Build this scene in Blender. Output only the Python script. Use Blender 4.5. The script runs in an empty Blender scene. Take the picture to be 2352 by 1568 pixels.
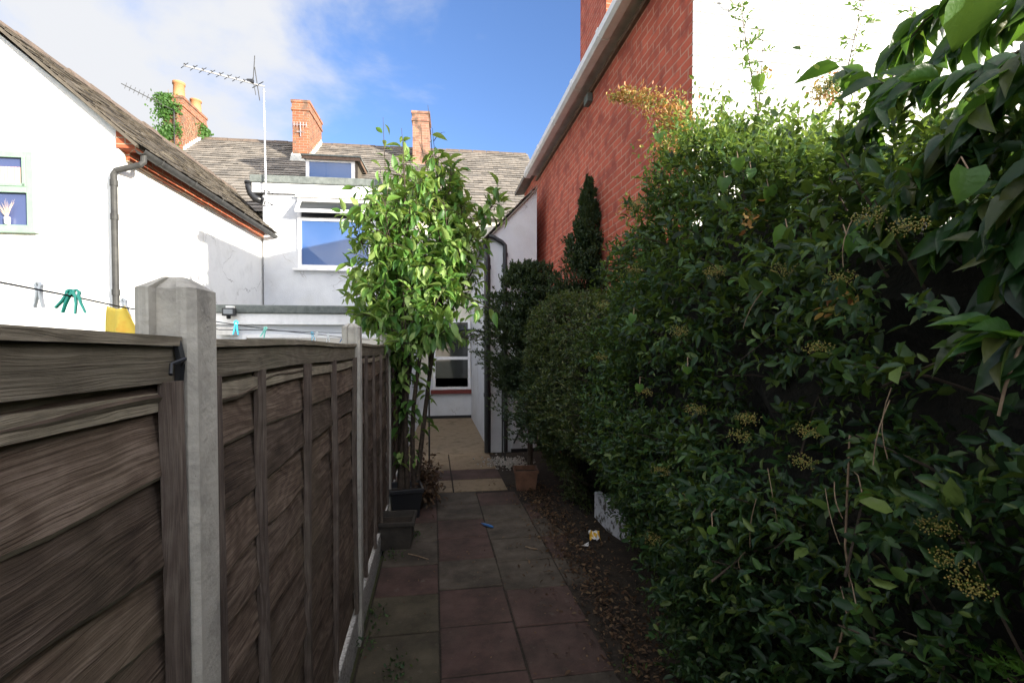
import bpy, math, random
import numpy as np
from mathutils import Vector, Matrix, noise as mnoise
random.seed(7); rng = np.random.default_rng(7)
R = math.radians
# ------------------------------------------------------------------ camera, sky, sun
sc = bpy.context.scene
col = sc.collection
CAMH = 1.68; F = 1110.0; YAW = math.atan(180/F); PITCH = R(1.3); HZ = 797.0; CX = 1176.0
cam = bpy.data.cameras.new('camera'); camo = bpy.data.objects.new('camera', cam); col.objects.link(camo)
cam.sensor_width = 36; cam.lens = F/2352*36; cam.clip_start = .02; cam.clip_end = 2000
camo.location = (0, 0, CAMH); camo.rotation_euler = (R(90)-PITCH, 0, -YAW)
cam.shift_y = (HZ + F*math.tan(PITCH) - 784)/2352
sc.camera = camo
SUN_AZ = 45; SUN_EL = 9.6
w = bpy.data.worlds.new('World'); sc.world = w; w.use_nodes = True
nt = w.node_tree; nt.nodes.clear()
def N(nt, t, **k):
    n = nt.nodes.new(t)
    for a, b in k.items():
        if a.startswith('i_'):
            n.inputs[a[2:].replace('_', ' ')].default_value = b
        else: setattr(n, a, b)
    return n
sky = N(nt, 'ShaderNodeTexSky', sky_type='NISHITA', sun_disc=False, sun_elevation=R(SUN_EL), sun_rotation=R(180-SUN_AZ), air_density=1.0, dust_density=.35, ozone_density=2.2)
tc = N(nt, 'ShaderNodeTexCoord'); mp = N(nt, 'ShaderNodeMapping'); mp.inputs['Scale'].default_value = (1.0, 1.0, 1.7)
mp.inputs['Location'].default_value = (.35, .1, .2)
nz = N(nt, 'ShaderNodeTexNoise'); nz.inputs['Scale'].default_value = 3.4; nz.inputs['Detail'].default_value = 9; nz.inputs['Roughness'].default_value = .55; nz.inputs['Distortion'].default_value = .25
# clouds gather on the western (left) side of the sky: a real direction in the world
dp = N(nt, 'ShaderNodeVectorMath', operation='DOT_PRODUCT'); dp.inputs[1].default_value = (-.84, .38, .40)
mr = N(nt, 'ShaderNodeMapRange'); mr.inputs['From Min'].default_value = .40; mr.inputs['From Max'].default_value = .95; mr.inputs['To Min'].default_value = -.09; mr.inputs['To Max'].default_value = .29
ad = N(nt, 'ShaderNodeMath', operation='ADD')
cr = N(nt, 'ShaderNodeValToRGB'); cr.color_ramp.elements[0].position = .46; cr.color_ramp.elements[1].position = .76
cr.color_ramp.interpolation = 'EASE'
nt.links.new(tc.outputs['Generated'], mp.inputs[0]); nt.links.new(mp.outputs[0], nz.inputs['Vector'])
nt.links.new(tc.outputs['Generated'], dp.inputs[0]); nt.links.new(dp.outputs['Value'], mr.inputs['Value'])
nt.links.new(nz.outputs[0], ad.inputs[0]); nt.links.new(mr.outputs[0], ad.inputs[1]); 
SKYGAIN = (.74, .80, 1.06, 1)
mul = N(nt, 'ShaderNodeMix', data_type='RGBA', blend_type='MULTIPLY'); mul.inputs[0].default_value = 1
mul.inputs[7].default_value = SKYGAIN; nt.links.new(sky.outputs[0], mul.inputs[6])
mixc = N(nt, 'ShaderNodeMix', data_type='RGBA'); CLOUD = (2.45, 2.5, 2.62, 1); FILLCLOUD = (16.5, 15.6, 14.2, 1)
# denser, brighter unseen clouds added behind the camera to fill the shade
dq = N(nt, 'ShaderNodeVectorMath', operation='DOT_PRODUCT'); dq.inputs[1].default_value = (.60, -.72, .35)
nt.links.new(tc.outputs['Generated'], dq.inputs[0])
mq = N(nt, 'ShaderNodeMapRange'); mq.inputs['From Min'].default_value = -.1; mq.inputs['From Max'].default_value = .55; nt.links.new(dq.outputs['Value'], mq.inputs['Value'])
mcl = N(nt, 'ShaderNodeMix', data_type='RGBA'); mcl.inputs[6].default_value = CLOUD; mcl.inputs[7].default_value = FILLCLOUD; nt.links.new(mq.outputs[0], mcl.inputs[0]); nt.links.new(mcl.outputs[2], mixc.inputs[7])
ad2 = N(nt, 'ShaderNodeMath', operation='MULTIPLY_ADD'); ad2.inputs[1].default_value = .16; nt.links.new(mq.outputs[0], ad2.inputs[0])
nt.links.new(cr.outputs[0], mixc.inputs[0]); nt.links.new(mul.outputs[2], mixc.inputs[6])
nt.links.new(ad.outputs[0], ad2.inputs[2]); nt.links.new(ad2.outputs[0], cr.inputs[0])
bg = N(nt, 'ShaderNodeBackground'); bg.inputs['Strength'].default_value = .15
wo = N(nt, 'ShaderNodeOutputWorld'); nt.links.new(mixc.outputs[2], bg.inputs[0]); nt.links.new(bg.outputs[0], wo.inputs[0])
sl = bpy.data.lights.new('sun', 'SUN'); sl.energy = 5.0; sl.angle = R(.5); sl.color = (1, .93, .80)
so = bpy.data.objects.new('sun', sl); col.objects.link(so)
sd = Vector((-math.sin(R(SUN_AZ))*math.cos(R(SUN_EL)), math.cos(R(SUN_AZ))*math.cos(R(SUN_EL)), -math.sin(R(SUN_EL))))
so.rotation_euler = sd.to_track_quat('-Z', 'Y').to_euler(); so.location = (10, -10, 12)
sc.view_settings.view_transform = 'Standard'; sc.view_settings.look = 'None'; sc.view_settings.exposure = 1.25; sc.view_settings.gamma = 1
# ------------------------------------------------------------------ measuring helpers
def bear(px, extra=0.0): return math.atan((px-CX)/F)+YAW+extra
def at(px, py, d):                    # photo position + distance along the view -> place in the garden
    a = math.atan((px-CX)/F)+YAW; r = d/math.cos(math.atan((px-CX)/F))
    return Vector((r*math.sin(a), r*math.cos(a), CAMH+(HZ-py)/F*d))
def atY(px, py, Y):
    a = math.atan((px-CX)/F)+YAW; r = Y/math.cos(a); d = r*math.cos(a-YAW)
    return Vector((r*math.sin(a), Y, CAMH+(HZ-py)/F*d))
def gnd(px, py, z=0):
    d = (CAMH-z)*F/(py-HZ); p = at(px, py, d); return Vector((p.x, p.y, z))
# ------------------------------------------------------------------ materials
def newmat(name):
    m = bpy.data.materials.new(name); m.use_nodes = True; t = m.node_tree; t.nodes.clear()
    o = N(t, 'ShaderNodeOutputMaterial'); p = N(t, 'ShaderNodeBsdfPrincipled'); t.links.new(p.outputs[0], o.inputs[0])
    return m, t, p, o
def ramp(t, stops):
    r = N(t, 'ShaderNodeValToRGB'); e = r.color_ramp.elements
    while len(e) < len(stops): e.new(.5)
    for x, (p, c) in zip(e, stops): x.position = p; x.color = (*c, 1)
    return r
def noisy(name, c1, c2, scale=5, rough=.8, bump=.3, bscale=None, stretch=(1, 1, 1), metal=0, detail=8, c3=None, lo=.32, hi=.68, spec=.5, dist=0.0):
    m, t, p, o = newmat(name)
    tc = N(t, 'ShaderNodeTexCoord'); mp = N(t, 'ShaderNodeMapping'); mp.inputs['Scale'].default_value = stretch
    t.links.new(tc.outputs['Object'], mp.inputs[0])
    n = N(t, 'ShaderNodeTexNoise'); n.inputs['Scale'].default_value = scale; n.inputs['Detail'].default_value = detail; n.inputs['Roughness'].default_value = .65; n.inputs['Distortion'].default_value = dist
    t.links.new(mp.outputs[0], n.inputs['Vector'])
    st = [(lo, c1), (hi, c2)] if c3 is None else [(lo, c1), ((lo+hi)/2, c2), (hi, c3)]
    r = ramp(t, st); t.links.new(n.outputs[0], r.inputs[0]); t.links.new(r.outputs[0], p.inputs['Base Color'])
    p.inputs['Roughness'].default_value = rough; p.inputs['Metallic'].default_value = metal; p.inputs['Specular IOR Level'].default_value = spec
    if bump:
        n2 = N(t, 'ShaderNodeTexNoise'); n2.inputs['Scale'].default_value = bscale or scale*4; n2.inputs['Detail'].default_value = 8
        t.links.new(mp.outputs[0], n2.inputs['Vector'])
        b = N(t, 'ShaderNodeBump'); b.inputs['Strength'].default_value = bump; b.inputs['Distance'].default_value = .01
        t.links.new(n2.outputs[0], b.inputs['Height']); t.links.new(b.outputs[0], p.inputs['Normal'])
    return m
def wood(name, dark, mid, light, axis='Y', rough=.85, sc_=1.0, isl=.9):
    m, t, p, o = newmat(name)
    tc = N(t, 'ShaderNodeTexCoord'); ge = N(t, 'ShaderNodeNewGeometry')
    mu = N(t, 'ShaderNodeMath', operation='MULTIPLY'); mu.inputs[1].default_value = 13.0
    t.links.new(ge.outputs['Random Per Island'], mu.inputs[0])
    av = N(t, 'ShaderNodeVectorMath', operation='ADD'); t.links.new(tc.outputs['Object'], av.inputs[0]); t.links.new(mu.outputs[0], av.inputs[1])
    def mapped(sc3, loc=(0, 0, 0)):
        mp = N(t, 'ShaderNodeMapping'); mp.inputs['Scale'].default_value = sc3; mp.inputs['Location'].default_value = loc; t.links.new(av.outputs[0], mp.inputs[0]); return mp
    along = {'Y': 1, 'Z': 2, 'X': 0}[axis]
    def st(a, b): v = [b, b, b]; v[along] = a; return tuple(v)
    # broad cathedral figure: growth rings cut through, bent by a slow noise
    warp = N(t, 'ShaderNodeTexNoise'); warp.inputs['Scale'].default_value = 1.0; warp.inputs['Detail'].default_value = 3; t.links.new(mapped(st(1.5, 4.5)).outputs[0], warp.inputs['Vector'])
    bend = N(t, 'ShaderNodeCombineXYZ'); bs = N(t, 'ShaderNodeMath', operation='MULTIPLY'); bs.inputs[1].default_value = .09; t.links.new(warp.outputs[0], bs.inputs[0]); t.links.new(bs.outputs[0], bend.inputs[0 if axis == 'Z' else 2])
    av2 = N(t, 'ShaderNodeVectorMath', operation='ADD'); t.links.new(av.outputs[0], av2.inputs[0]); t.links.new(bend.outputs[0], av2.inputs[1]); av = av2
    rg = N(t, 'ShaderNodeMath', operation='MULTIPLY'); rg.inputs[1].default_value = 95.0; t.links.new(warp.outputs[0], rg.inputs[0])
    sn = N(t, 'ShaderNodeMath', operation='SINE'); t.links.new(rg.outputs[0], sn.inputs[0])
    fine = N(t, 'ShaderNodeTexNoise'); fine.inputs['Scale'].default_value = 1; fine.inputs['Detail'].default_value = 3; fine.inputs['Roughness'].default_value = .7; t.links.new(mapped(st(3, 190)).outputs[0], fine.inputs['Vector'])
    blot = N(t, 'ShaderNodeTexNoise'); blot.inputs['Scale'].default_value = 1; blot.inputs['Detail'].default_value = 7; blot.inputs['Roughness'].default_value = .7; t.links.new(mapped(st(5, 9), (3, 1, 2)).outputs[0], blot.inputs['Vector'])
    a1 = N(t, 'ShaderNodeMath', operation='MULTIPLY_ADD'); a1.inputs[1].default_value = .075; t.links.new(sn.outputs[0], a1.inputs[0]); t.links.new(blot.outputs[0], a1.inputs[2])
    a2 = N(t, 'ShaderNodeMath', operation='ADD'); t.links.new(a1.outputs[0], a2.inputs[0]); t.links.new(fine.outputs[0], a2.inputs[1])
    a3 = N(t, 'ShaderNodeMath', operation='MULTIPLY'); a3.inputs[1].default_value = .5; t.links.new(a2.outputs[0], a3.inputs[0])
    r = ramp(t, [(.32, dark), (.50, mid), (.69, light)]); t.links.new(a3.outputs[0], r.inputs[0])
    # knots
    vo = N(t, 'ShaderNodeTexVoronoi'); vo.inputs['Scale'].default_value = 1; t.links.new(mapped(st(2.6, 6.0), (.3, .7, .1)).outputs[0], vo.inputs['Vector'])
    kr = ramp(t, [(.03, (.25, .2, .17)), (.075, (1, 1, 1))]); t.links.new(vo.outputs['Distance'], kr.inputs[0])
    km = N(t, 'ShaderNodeMix', data_type='RGBA', blend_type='MULTIPLY'); km.inputs[0].default_value = .85; t.links.new(r.outputs[0], km.inputs[6]); t.links.new(kr.outputs[0], km.inputs[7])
    # green grey algae in patches
    al = N(t, 'ShaderNodeTexNoise'); al.inputs['Scale'].default_value = 2.3; al.inputs['Detail'].default_value = 7; t.links.new(tc.outputs['Object'], al.inputs['Vector'])
    ar_ = ramp(t, [(.50, (0, 0, 0)), (.72, (.55, .55, .55))]); t.links.new(al.outputs[0], ar_.inputs[0])
    am = N(t, 'ShaderNodeMix', data_type='RGBA'); am.inputs[7].default_value = (mid[0]*1.05, mid[1]*1.18, mid[2]*1.05, 1); t.links.new(ar_.outputs[0], am.inputs[0]); t.links.new(km.outputs[2], am.inputs[6])
    hs = N(t, 'ShaderNodeHueSaturation'); mr = N(t, 'ShaderNodeMapRange'); mr.inputs['To Min'].default_value = 1-isl*.4; mr.inputs['To Max'].default_value = 1+isl*.35
    t.links.new(ge.outputs['Random Per Island'], mr.inputs['Value']); t.links.new(mr.outputs[0], hs.inputs['Value']); t.links.new(am.outputs[2], hs.inputs['Color'])
    t.links.new(hs.outputs[0], p.inputs['Base Color'])
    p.inputs['Roughness'].default_value = rough; p.inputs['Specular IOR Level'].default_value = .3
    b = N(t, 'ShaderNodeBump'); b.inputs['Strength'].default_value = .9; b.inputs['Distance'].default_value = .008
    t.links.new(a3.outputs[0], b.inputs['Height']); t.links.new(b.outputs[0], p.inputs['Normal'])
    return m
def brick(name, c1, c2, mortar, plane='XY', rough=.85, bump=.6, bw=.225, rh=.075, ms=.008, stain=None, mfac=1.0, wob=.004):
    m, t, p, o = newmat(name)
    tc = N(t, 'ShaderNodeTexCoord'); s = N(t, 'ShaderNodeSeparateXYZ'); t.links.new(tc.outputs['Object'], s.inputs[0])
    a = N(t, 'ShaderNodeMath', operation='ADD'); t.links.new(s.outputs[0], a.inputs[0]); t.links.new(s.outputs[1], a.inputs[1])
    c = N(t, 'ShaderNodeCombineXYZ'); t.links.new(a.outputs[0], c.inputs[0]); t.links.new(s.outputs[2], c.inputs[1])
    nw = N(t, 'ShaderNodeTexNoise'); nw.inputs['Scale'].default_value = 3; nw.inputs['Detail'].default_value = 3; t.links.new(tc.outputs['Object'], nw.inputs['Vector'])
    sc1 = N(t, 'ShaderNodeVectorMath', operation='SCALE'); sc1.inputs['Scale'].default_value = wob*4; t.links.new(nw.outputs['Color'], sc1.inputs[0])
    av = N(t, 'ShaderNodeVectorMath', operation='ADD'); t.links.new(c.outputs[0], av.inputs[0]); t.links.new(sc1.outputs[0], av.inputs[1])
    b = N(t, 'ShaderNodeTexBrick'); b.inputs['Scale'].default_value = 1; b.inputs['Brick Width'].default_value = bw; b.inputs['Row Height'].default_value = rh
    b.inputs['Mortar Size'].default_value = ms; b.inputs['Mortar Smooth'].default_value = .3; b.inputs['Bias'].default_value = 0
    b.inputs['Color1'].default_value = (*c1, 1); b.inputs['Color2'].default_value = (*c2, 1); b.inputs['Mortar'].default_value = (*mortar, 1)
    t.links.new(av.outputs[0], b.inputs['Vector'])
    n = N(t, 'ShaderNodeTexNoise'); n.inputs['Scale'].default_value = 2.2; n.inputs['Detail'].default_value = 9; n.inputs['Roughness'].default_value = .7; t.links.new(tc.outputs['Object'], n.inputs['Vector'])
    mr = N(t, 'ShaderNodeMapRange'); mr.inputs['From Min'].default_value = .3; mr.inputs['From Max'].default_value = .7; mr.inputs['To Min'].default_value = .8; mr.inputs['To Max'].default_value = 1.15
    t.links.new(n.outputs[0], mr.inputs['Value'])
    mu = N(t, 'ShaderNodeMix', data_type='RGBA', blend_type='MULTIPLY'); mu.inputs[0].default_value = 1
    t.links.new(b.outputs['Color'], mu.inputs[6]); t.links.new(mr.outputs[0], mu.inputs[7])
    out = mu.outputs[2]
    if stain:
        n4 = N(t, 'ShaderNodeTexNoise'); n4.inputs['Scale'].default_value = 5; n4.inputs['Detail'].default_value = 9; t.links.new(tc.outputs['Object'], n4.inputs['Vector'])
        rr = ramp(t, [(.5, (0, 0, 0)), (.66, (1, 1, 1))]); t.links.new(n4.outputs[0], rr.inputs[0])
        ms_ = N(t, 'ShaderNodeMix', data_type='RGBA'); ms_.inputs[7].default_value = (*stain, 1); t.links.new(rr.outputs[0], ms_.inputs[0]); t.links.new(out, ms_.inputs[6]); out = ms_.outputs[2]
    t.links.new(out, p.inputs['Base Color']); p.inputs['Roughness'].default_value = rough; p.inputs['Specular IOR Level'].default_value = .3
    n5 = N(t, 'ShaderNodeTexNoise'); n5.inputs['Scale'].default_value = 40; n5.inputs['Detail'].default_value = 5; t.links.new(tc.outputs['Object'], n5.inputs['Vector'])
    iv = N(t, 'ShaderNodeMath', operation='MULTIPLY_ADD'); iv.inputs[1].default_value = -1.0
    t.links.new(b.outputs['Fac'], iv.inputs[0]); 
    m5 = N(t, 'ShaderNodeMath', operation='MULTIPLY'); m5.inputs[1].default_value = .5; t.links.new(n5.outputs[0], m5.inputs[0]); t.links.new(m5.outputs[0], iv.inputs[2])
    bp = N(t, 'ShaderNodeBump'); bp.inputs['Strength'].default_value = bump; bp.inputs['Distance'].default_value = .006
    t.links.new(iv.outputs[0], bp.inputs['Height']); t.links.new(bp.outputs[0], p.inputs['Normal'])
    return m
def plain(name, c, rough=.5, metal=0, spec=.5):
    return noisy(name, tuple(x*.9 for x in c), tuple(min(1, x*1.06) for x in c), 9, rough, .08, metal=metal, spec=spec)
def leafmat(name, cols, rough=.42, trans=.35, tcol=(.35, .5, .05), spec=.45):
    m, t, p, o = newmat(name); ge = N(t, 'ShaderNodeNewGeometry')
    k = len(cols); r = ramp(t, [((i+.5)/k, c) for i, c in enumerate(cols)]); t.links.new(ge.outputs['Random Per Island'], r.inputs[0])
    t.links.new(r.outputs[0], p.inputs['Base Color']); p.inputs['Roughness'].default_value = rough; p.inputs['Specular IOR Level'].default_value = spec
    tcn = N(t, 'ShaderNodeTexCoord'); nn_ = N(t, 'ShaderNodeTexNoise'); nn_.inputs['Scale'].default_value = 55; nn_.inputs['Detail'].default_value = 4; t.links.new(tcn.outputs['Object'], nn_.inputs['Vector'])
    bb = N(t, 'ShaderNodeBump'); bb.inputs['Strength'].default_value = .5; bb.inputs['Distance'].default_value = .006; t.links.new(nn_.outputs[0], bb.inputs['Height']); t.links.new(bb.outputs[0], p.inputs['Normal'])
    tr = N(t, 'ShaderNodeBsdfTranslucent'); mc = N(t, 'ShaderNodeMix', data_type='RGBA'); mc.inputs[0].default_value = .5; mc.inputs[7].default_value = (*tcol, 1)
    t.links.new(r.outputs[0], mc.inputs[6]); t.links.new(mc.outputs[2], tr.inputs[0])
    mx = N(t, 'ShaderNodeMixShader'); mx.inputs[0].default_value = trans
    t.links.new(p.outputs[0], mx.inputs[1]); t.links.new(tr.outputs[0], mx.inputs[2]); t.links.new(mx.outputs[0], o.inputs[0])
    return m
def glass(name, c, refl=.35, rough=.03, tint=(1, 1, 1)):
    m, t, p, o = newmat(name); p.inputs['Base Color'].default_value = (*c, 1); p.inputs['Roughness'].default_value = .3
    g = N(t, 'ShaderNodeBsdfGlossy'); g.inputs['Roughness'].default_value = rough; g.inputs['Color'].default_value = (*tint, 1)
    mx = N(t, 'ShaderNodeMixShader'); mx.inputs[0].default_value = refl
    t.links.new(p.outputs[0], mx.inputs[1]); t.links.new(g.outputs[0], mx.inputs[2]); t.links.new(mx.outputs[0], o.inputs[0])
    return m
M = {}
M['render'] = noisy('white_render', (.74, .74, .72), (.84, .84, .82), 3, .85, .5, 60, c3=(.80, .80, .79))
M['render_grey'] = noisy('grey_white_render', (.60, .62, .66), (.70, .72, .75), 2.5, .85, .5, 70)
M['cream'] = noisy('cream_render', (.62, .58, .48), (.72, .68, .58), 3, .85, .4, 60)
M['upvc'] = plain('white_plastic', (.82, .82, .83), .3)
M['upvcg'] = noisy('weathered_white_plastic', (.55, .54, .52), (.74, .73, .71), 7, .45, .1)
M['green'] = plain('pale_green_frame', (.25, .36, .28), .4)
M['redbrick'] = brick('red_painted_brick', (.60, .135, .08), (.46, .10, .06), (.60, .30, .22), bump=1.3, ms=.008, wob=.006, stain=(.36, .085, .06))
M['whitebrick'] = brick('white_painted_brick', (.80, .80, .79), (.83, .83, .82), (.30, .28, .25), bump=1.6, ms=.0045, wob=.010)
M['chimbrick'] = brick('weathered_chimney_brick', (.34, .125, .06), (.25, .09, .05), (.30, .24, .18), bump=.9, ms=.009, stain=(.16, .10, .07), wob=.006)
M['orange'] = brick('orange_brick', (.40, .11, .05), (.34, .09, .045), (.36, .28, .2), bump=.6)
def slatemat(name, cols):
    m, t, p, o = newmat(name); ge = N(t, 'ShaderNodeNewGeometry'); tc = N(t, 'ShaderNodeTexCoord')
    n = N(t, 'ShaderNodeTexNoise'); n.inputs['Scale'].default_value = 7; n.inputs['Detail'].default_value = 10; n.inputs['Roughness'].default_value = .75; t.links.new(tc.outputs['Object'], n.inputs['Vector'])
    a = N(t, 'ShaderNodeMath', operation='MULTIPLY_ADD'); a.inputs[1].default_value = .45; t.links.new(ge.outputs['Random Per Island'], a.inputs[0]); 
    b = N(t, 'ShaderNodeMath', operation='MULTIPLY_ADD'); b.inputs[1].default_value = .9; b.inputs[2].default_value = -.22
    t.links.new(n.outputs[0], b.inputs[0]); t.links.new(b.outputs[0], a.inputs[2])
    r = ramp(t, [(.15+.7*i/(len(cols)-1), c) for i, c in enumerate(cols)]); t.links.new(a.outputs[0], r.inputs[0])
    t.links.new(r.outputs[0], p.inputs['Base Color']); p.inputs['Roughness'].default_value = .8
    bp = N(t, 'ShaderNodeBump'); bp.inputs['Strength'].default_value = .7; bp.inputs['Distance'].default_value = .008; t.links.new(n.outputs[0], bp.inputs['Height']); t.links.new(bp.outputs[0], p.inputs['Normal'])
    return m
M['slate'] = slatemat('weathered_roof_slates', [(.11, .10, .09), (.18, .162, .14), (.25, .222, .19), (.33, .29, .245)])
M['slate2'] = slatemat('lichened_roof_tiles', [(.04, .034, .027), (.085, .073, .058), (.13, .11, .085), (.19, .16, .10)])
M['ridge'] = noisy('clay_ridge_tile', (.09, .07, .055), (.17, .125, .095), 8, .85, .5)
M['felt'] = noisy('mineral_roofing_felt', (.10, .115, .11), (.19, .21, .20), 12, .95, .5, 90)
M['lead'] = noisy('lead_flashing', (.35, .36, .34), (.6, .6, .55), 6, .6, .2)
M['terra'] = noisy('terracotta', (.48, .20, .09), (.62, .29, .13), 5, .75, .2)
M['black'] = plain('black_plastic', (.018, .019, .022), .35)
M['gutter'] = noisy('grey_plastic_gutter', (.03, .03, .03), (.065, .065, .062), 8, .6, .1, spec=.25)
M['conc'] = noisy('concrete', (.26, .245, .215), (.43, .405, .35), 9, .9, .35, 70, c3=(.50, .475, .42), lo=.3, hi=.75)
M['pebble'] = noisy('pebbled_concrete', (.12, .115, .105), (.36, .34, .31), 75, .9, .8, 90, c3=(.5, .48, .44))
M['fence'] = wood('weathered_brown_fence_board', (.036, .023, .016), (.112, .079, .057), (.25, .19, .148))
M['fence2'] = wood('fence_batten', (.045, .034, .027), (.11, .083, .068), (.20, .165, .135), 'Z')
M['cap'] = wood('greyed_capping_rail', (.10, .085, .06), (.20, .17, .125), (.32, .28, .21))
M['slabg'] = noisy('grey_paving_slab', (.040, .031, .023), (.080, .064, .048), 5, .95, .35, 90, c3=(.115, .096, .075))
M['slabr'] = noisy('red_paving_slab', (.048, .028, .023), (.080, .046, .038), 5, .95, .35, 90, c3=(.10, .062, .052))
M['slaby'] = noisy('mossy_paving_slab', (.044, .036, .021), (.095, .080, .052), 6, .95, .35, 90)
def dirty(m, dark, sc_=1.3, lo=.45, hi=.68, amt=.8):
    t = m.node_tree; p = [n for n in t.nodes if n.type == 'BSDF_PRINCIPLED'][0]; l = p.inputs['Base Color'].links[0]; src = l.from_socket
    tc = N(t, 'ShaderNodeTexCoord'); n = N(t, 'ShaderNodeTexNoise'); n.inputs['Scale'].default_value = sc_; n.inputs['Detail'].default_value = 10; n.inputs['Roughness'].default_value = .72; t.links.new(tc.outputs['Object'], n.inputs['Vector'])
    r = ramp(t, [(lo, (0, 0, 0)), (hi, (amt, amt, amt))]); t.links.new(n.outputs[0], r.inputs[0]); mx = N(t, 'ShaderNodeMix', data_type='RGBA'); mx.inputs[7].default_value = (*dark, 1)
    t.links.new(r.outputs[0], mx.inputs[0]); t.links.new(src, mx.inputs[6]); t.links.new(mx.outputs[2], p.inputs['Base Color'])
for k_ in ('slabg', 'slabr', 'slaby'): dirty(M[k_], (.030, .024, .017), 1.7); dirty(M[k_], (.16, .15, .12), 9, .60, .72, .5)
dirty(M['conc'], (.12, .115, .09), 3.0, .5, .75, .6)
_t = M['conc'].node_tree; _n = [n for n in _t.nodes if n.type == 'TEX_NOISE'][-1]; _mp = N(_t, 'ShaderNodeMapping'); _mp.inputs['Scale'].default_value = (26, 26, 1.1); _t.links.new(_n.inputs['Vector'].links[0].from_socket, _mp.inputs[0]); _t.links.new(_mp.outputs[0], _n.inputs['Vector']); _n.inputs['Scale'].default_value = 1
dirty(M['conc'], (.05, .05, .045), 90, .66, .72, .9)
dirty(M['render_grey'], (.50, .49, .45), 1.5, .5, .8, .5)
def cracks(m, dark, sc_=.9):
    t = m.node_tree; p = [n for n in t.nodes if n.type == 'BSDF_PRINCIPLED'][0]; src = p.inputs['Base Color'].links[0].from_socket
    tc = N(t, 'ShaderNodeTexCoord'); n = N(t, 'ShaderNodeTexNoise'); n.inputs['Scale'].default_value = 2.5; n.inputs['Detail'].default_value = 6; t.links.new(tc.outputs['Object'], n.inputs['Vector'])
    sc1 = N(t, 'ShaderNodeVectorMath', operation='SCALE'); sc1.inputs['Scale'].default_value = .7; t.links.new(n.outputs['Color'], sc1.inputs[0]); av = N(t, 'ShaderNodeVectorMath', operation='ADD'); t.links.new(tc.outputs['Object'], av.inputs[0]); t.links.new(sc1.outputs[0], av.inputs[1])
    v = N(t, 'ShaderNodeTexVoronoi', feature='DISTANCE_TO_EDGE'); v.inputs['Scale'].default_value = sc_; t.links.new(av.outputs[0], v.inputs['Vector'])
    r1 = ramp(t, [(.002, (1, 1, 1)), (.008, (0, 0, 0))]); t.links.new(v.outputs['Distance'], r1.inputs[0])
    n2 = N(t, 'ShaderNodeTexNoise'); n2.inputs['Scale'].default_value = 1.3; t.links.new(tc.outputs['Object'], n2.inputs['Vector']); r2 = ramp(t, [(.50, (0, 0, 0)), (.60, (1, 1, 1))]); t.links.new(n2.outputs[0], r2.inputs[0])
    mu = N(t, 'ShaderNodeMath', operation='MULTIPLY'); t.links.new(r1.outputs[0], mu.inputs[0]); t.links.new(r2.outputs[0], mu.inputs[1]); mx = N(t, 'ShaderNodeMix', data_type='RGBA'); mx.inputs[7].default_value = (*dark, 1)
    t.links.new(mu.outputs[0], mx.inputs[0]); t.links.new(src, mx.inputs[6]); t.links.new(mx.outputs[2], p.inputs['Base Color'])
cracks(M['render'], (.30, .29, .27)); cracks(M['render_grey'], (.32, .31, .30), 1.1)
dirty(M['render'], (.60, .58, .52), 1.1, .56, .75, .6)
M['sand'] = noisy('worn_sandy_concrete', (.12, .088, .05), (.24, .18, .115), 4, .95, .35, 60, c3=(.19, .14, .09))
M['soil'] = noisy('soil', (.012, .009, .006), (.04, .028, .018), 12, 1, 1, 40)
M['grass'] = noisy('rough_grass_ground', (.03, .04, .012), (.07, .07, .03), 3, 1, .5)
M['alu'] = noisy('aluminium', (.55, .56, .58), (.75, .76, .78), 12, .35, .05, metal=.8)
M['bark'] = noisy('dark_bark', (.03, .02, .014), (.09, .065, .045), 30, .9, .6, 60)
M['twig'] = noisy('pale_twig', (.16, .10, .06), (.30, .22, .14), 30, .8, .3)
M['core'] = noisy('hedge_core_shade', (.004, .0045, .003), (.014, .012, .008), 25, 1, 1, 60)  # near-black colour stands in for shade deep in the hedge
M['paneblue'] = glass('painted_sky_glass', (.035, .10, .28), .03)  # blue base colour paints in the sky's reflection
M['panedark'] = glass('dark_window_glass', (.015, .018, .018), .07)
M['paneshut'] = glass('curtained_window_glass', (.07, .09, .20), .03)
M['redsill'] = plain('red_tile_sill', (.16, .025, .02), .5)
M['brownwood'] = noisy('brown_timber', (.10, .06, .04), (.2, .13, .09), 12, .7, .2)
M['leafA'] = leafmat('hedge_leaf', [(.006, .020, .008), (.009, .028, .011), (.013, .040, .014), (.018, .052, .018), (.024, .064, .020), (.034, .082, .024), (.055, .115, .028), (.016, .045, .020), (.010, .030, .014), (.12, .17, .04), (.028, .075, .02)], trans=.22, spec=.33, rough=.45)
M['leafG'] = leafmat('sunlit_toned_leaf', [(.05, .13, .03), (.08, .17, .035), (.12, .22, .05), (.19, .25, .06), (.035, .09, .025)], trans=.4, tcol=(.45, .6, .08))  # brighter greens paint sunlight onto the hedge top
M['leafB'] = leafmat('box_leaf', [(.018, .038, .014), (.035, .062, .022), (.06, .085, .028), (.10, .11, .03)], trans=.22)
M['leafT'] = leafmat('cherry_leaf', [(.04, .12, .025), (.08, .20, .04), (.15, .29, .06), (.30, .42, .13)], trans=.35, tcol=(.5, .62, .08))
M['leafN'] = leafmat('broad_leaf', [(.012, .036, .014), (.018, .052, .018), (.028, .075, .022), (.04, .10, .028), (.02, .05, .024), (.09, .10, .03)], trans=.35, tcol=(.25, .5, .04), rough=.35)
M['leafV'] = leafmat('vine_leaf', [(.05, .13, .03), (.08, .18, .04)], trans=.4, tcol=(.4, .6, .05))
M['conif'] = leafmat('conifer_needle', [(.012, .028, .014), (.022, .045, .02), (.04, .065, .025)], trans=.12, rough=.6)
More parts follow.
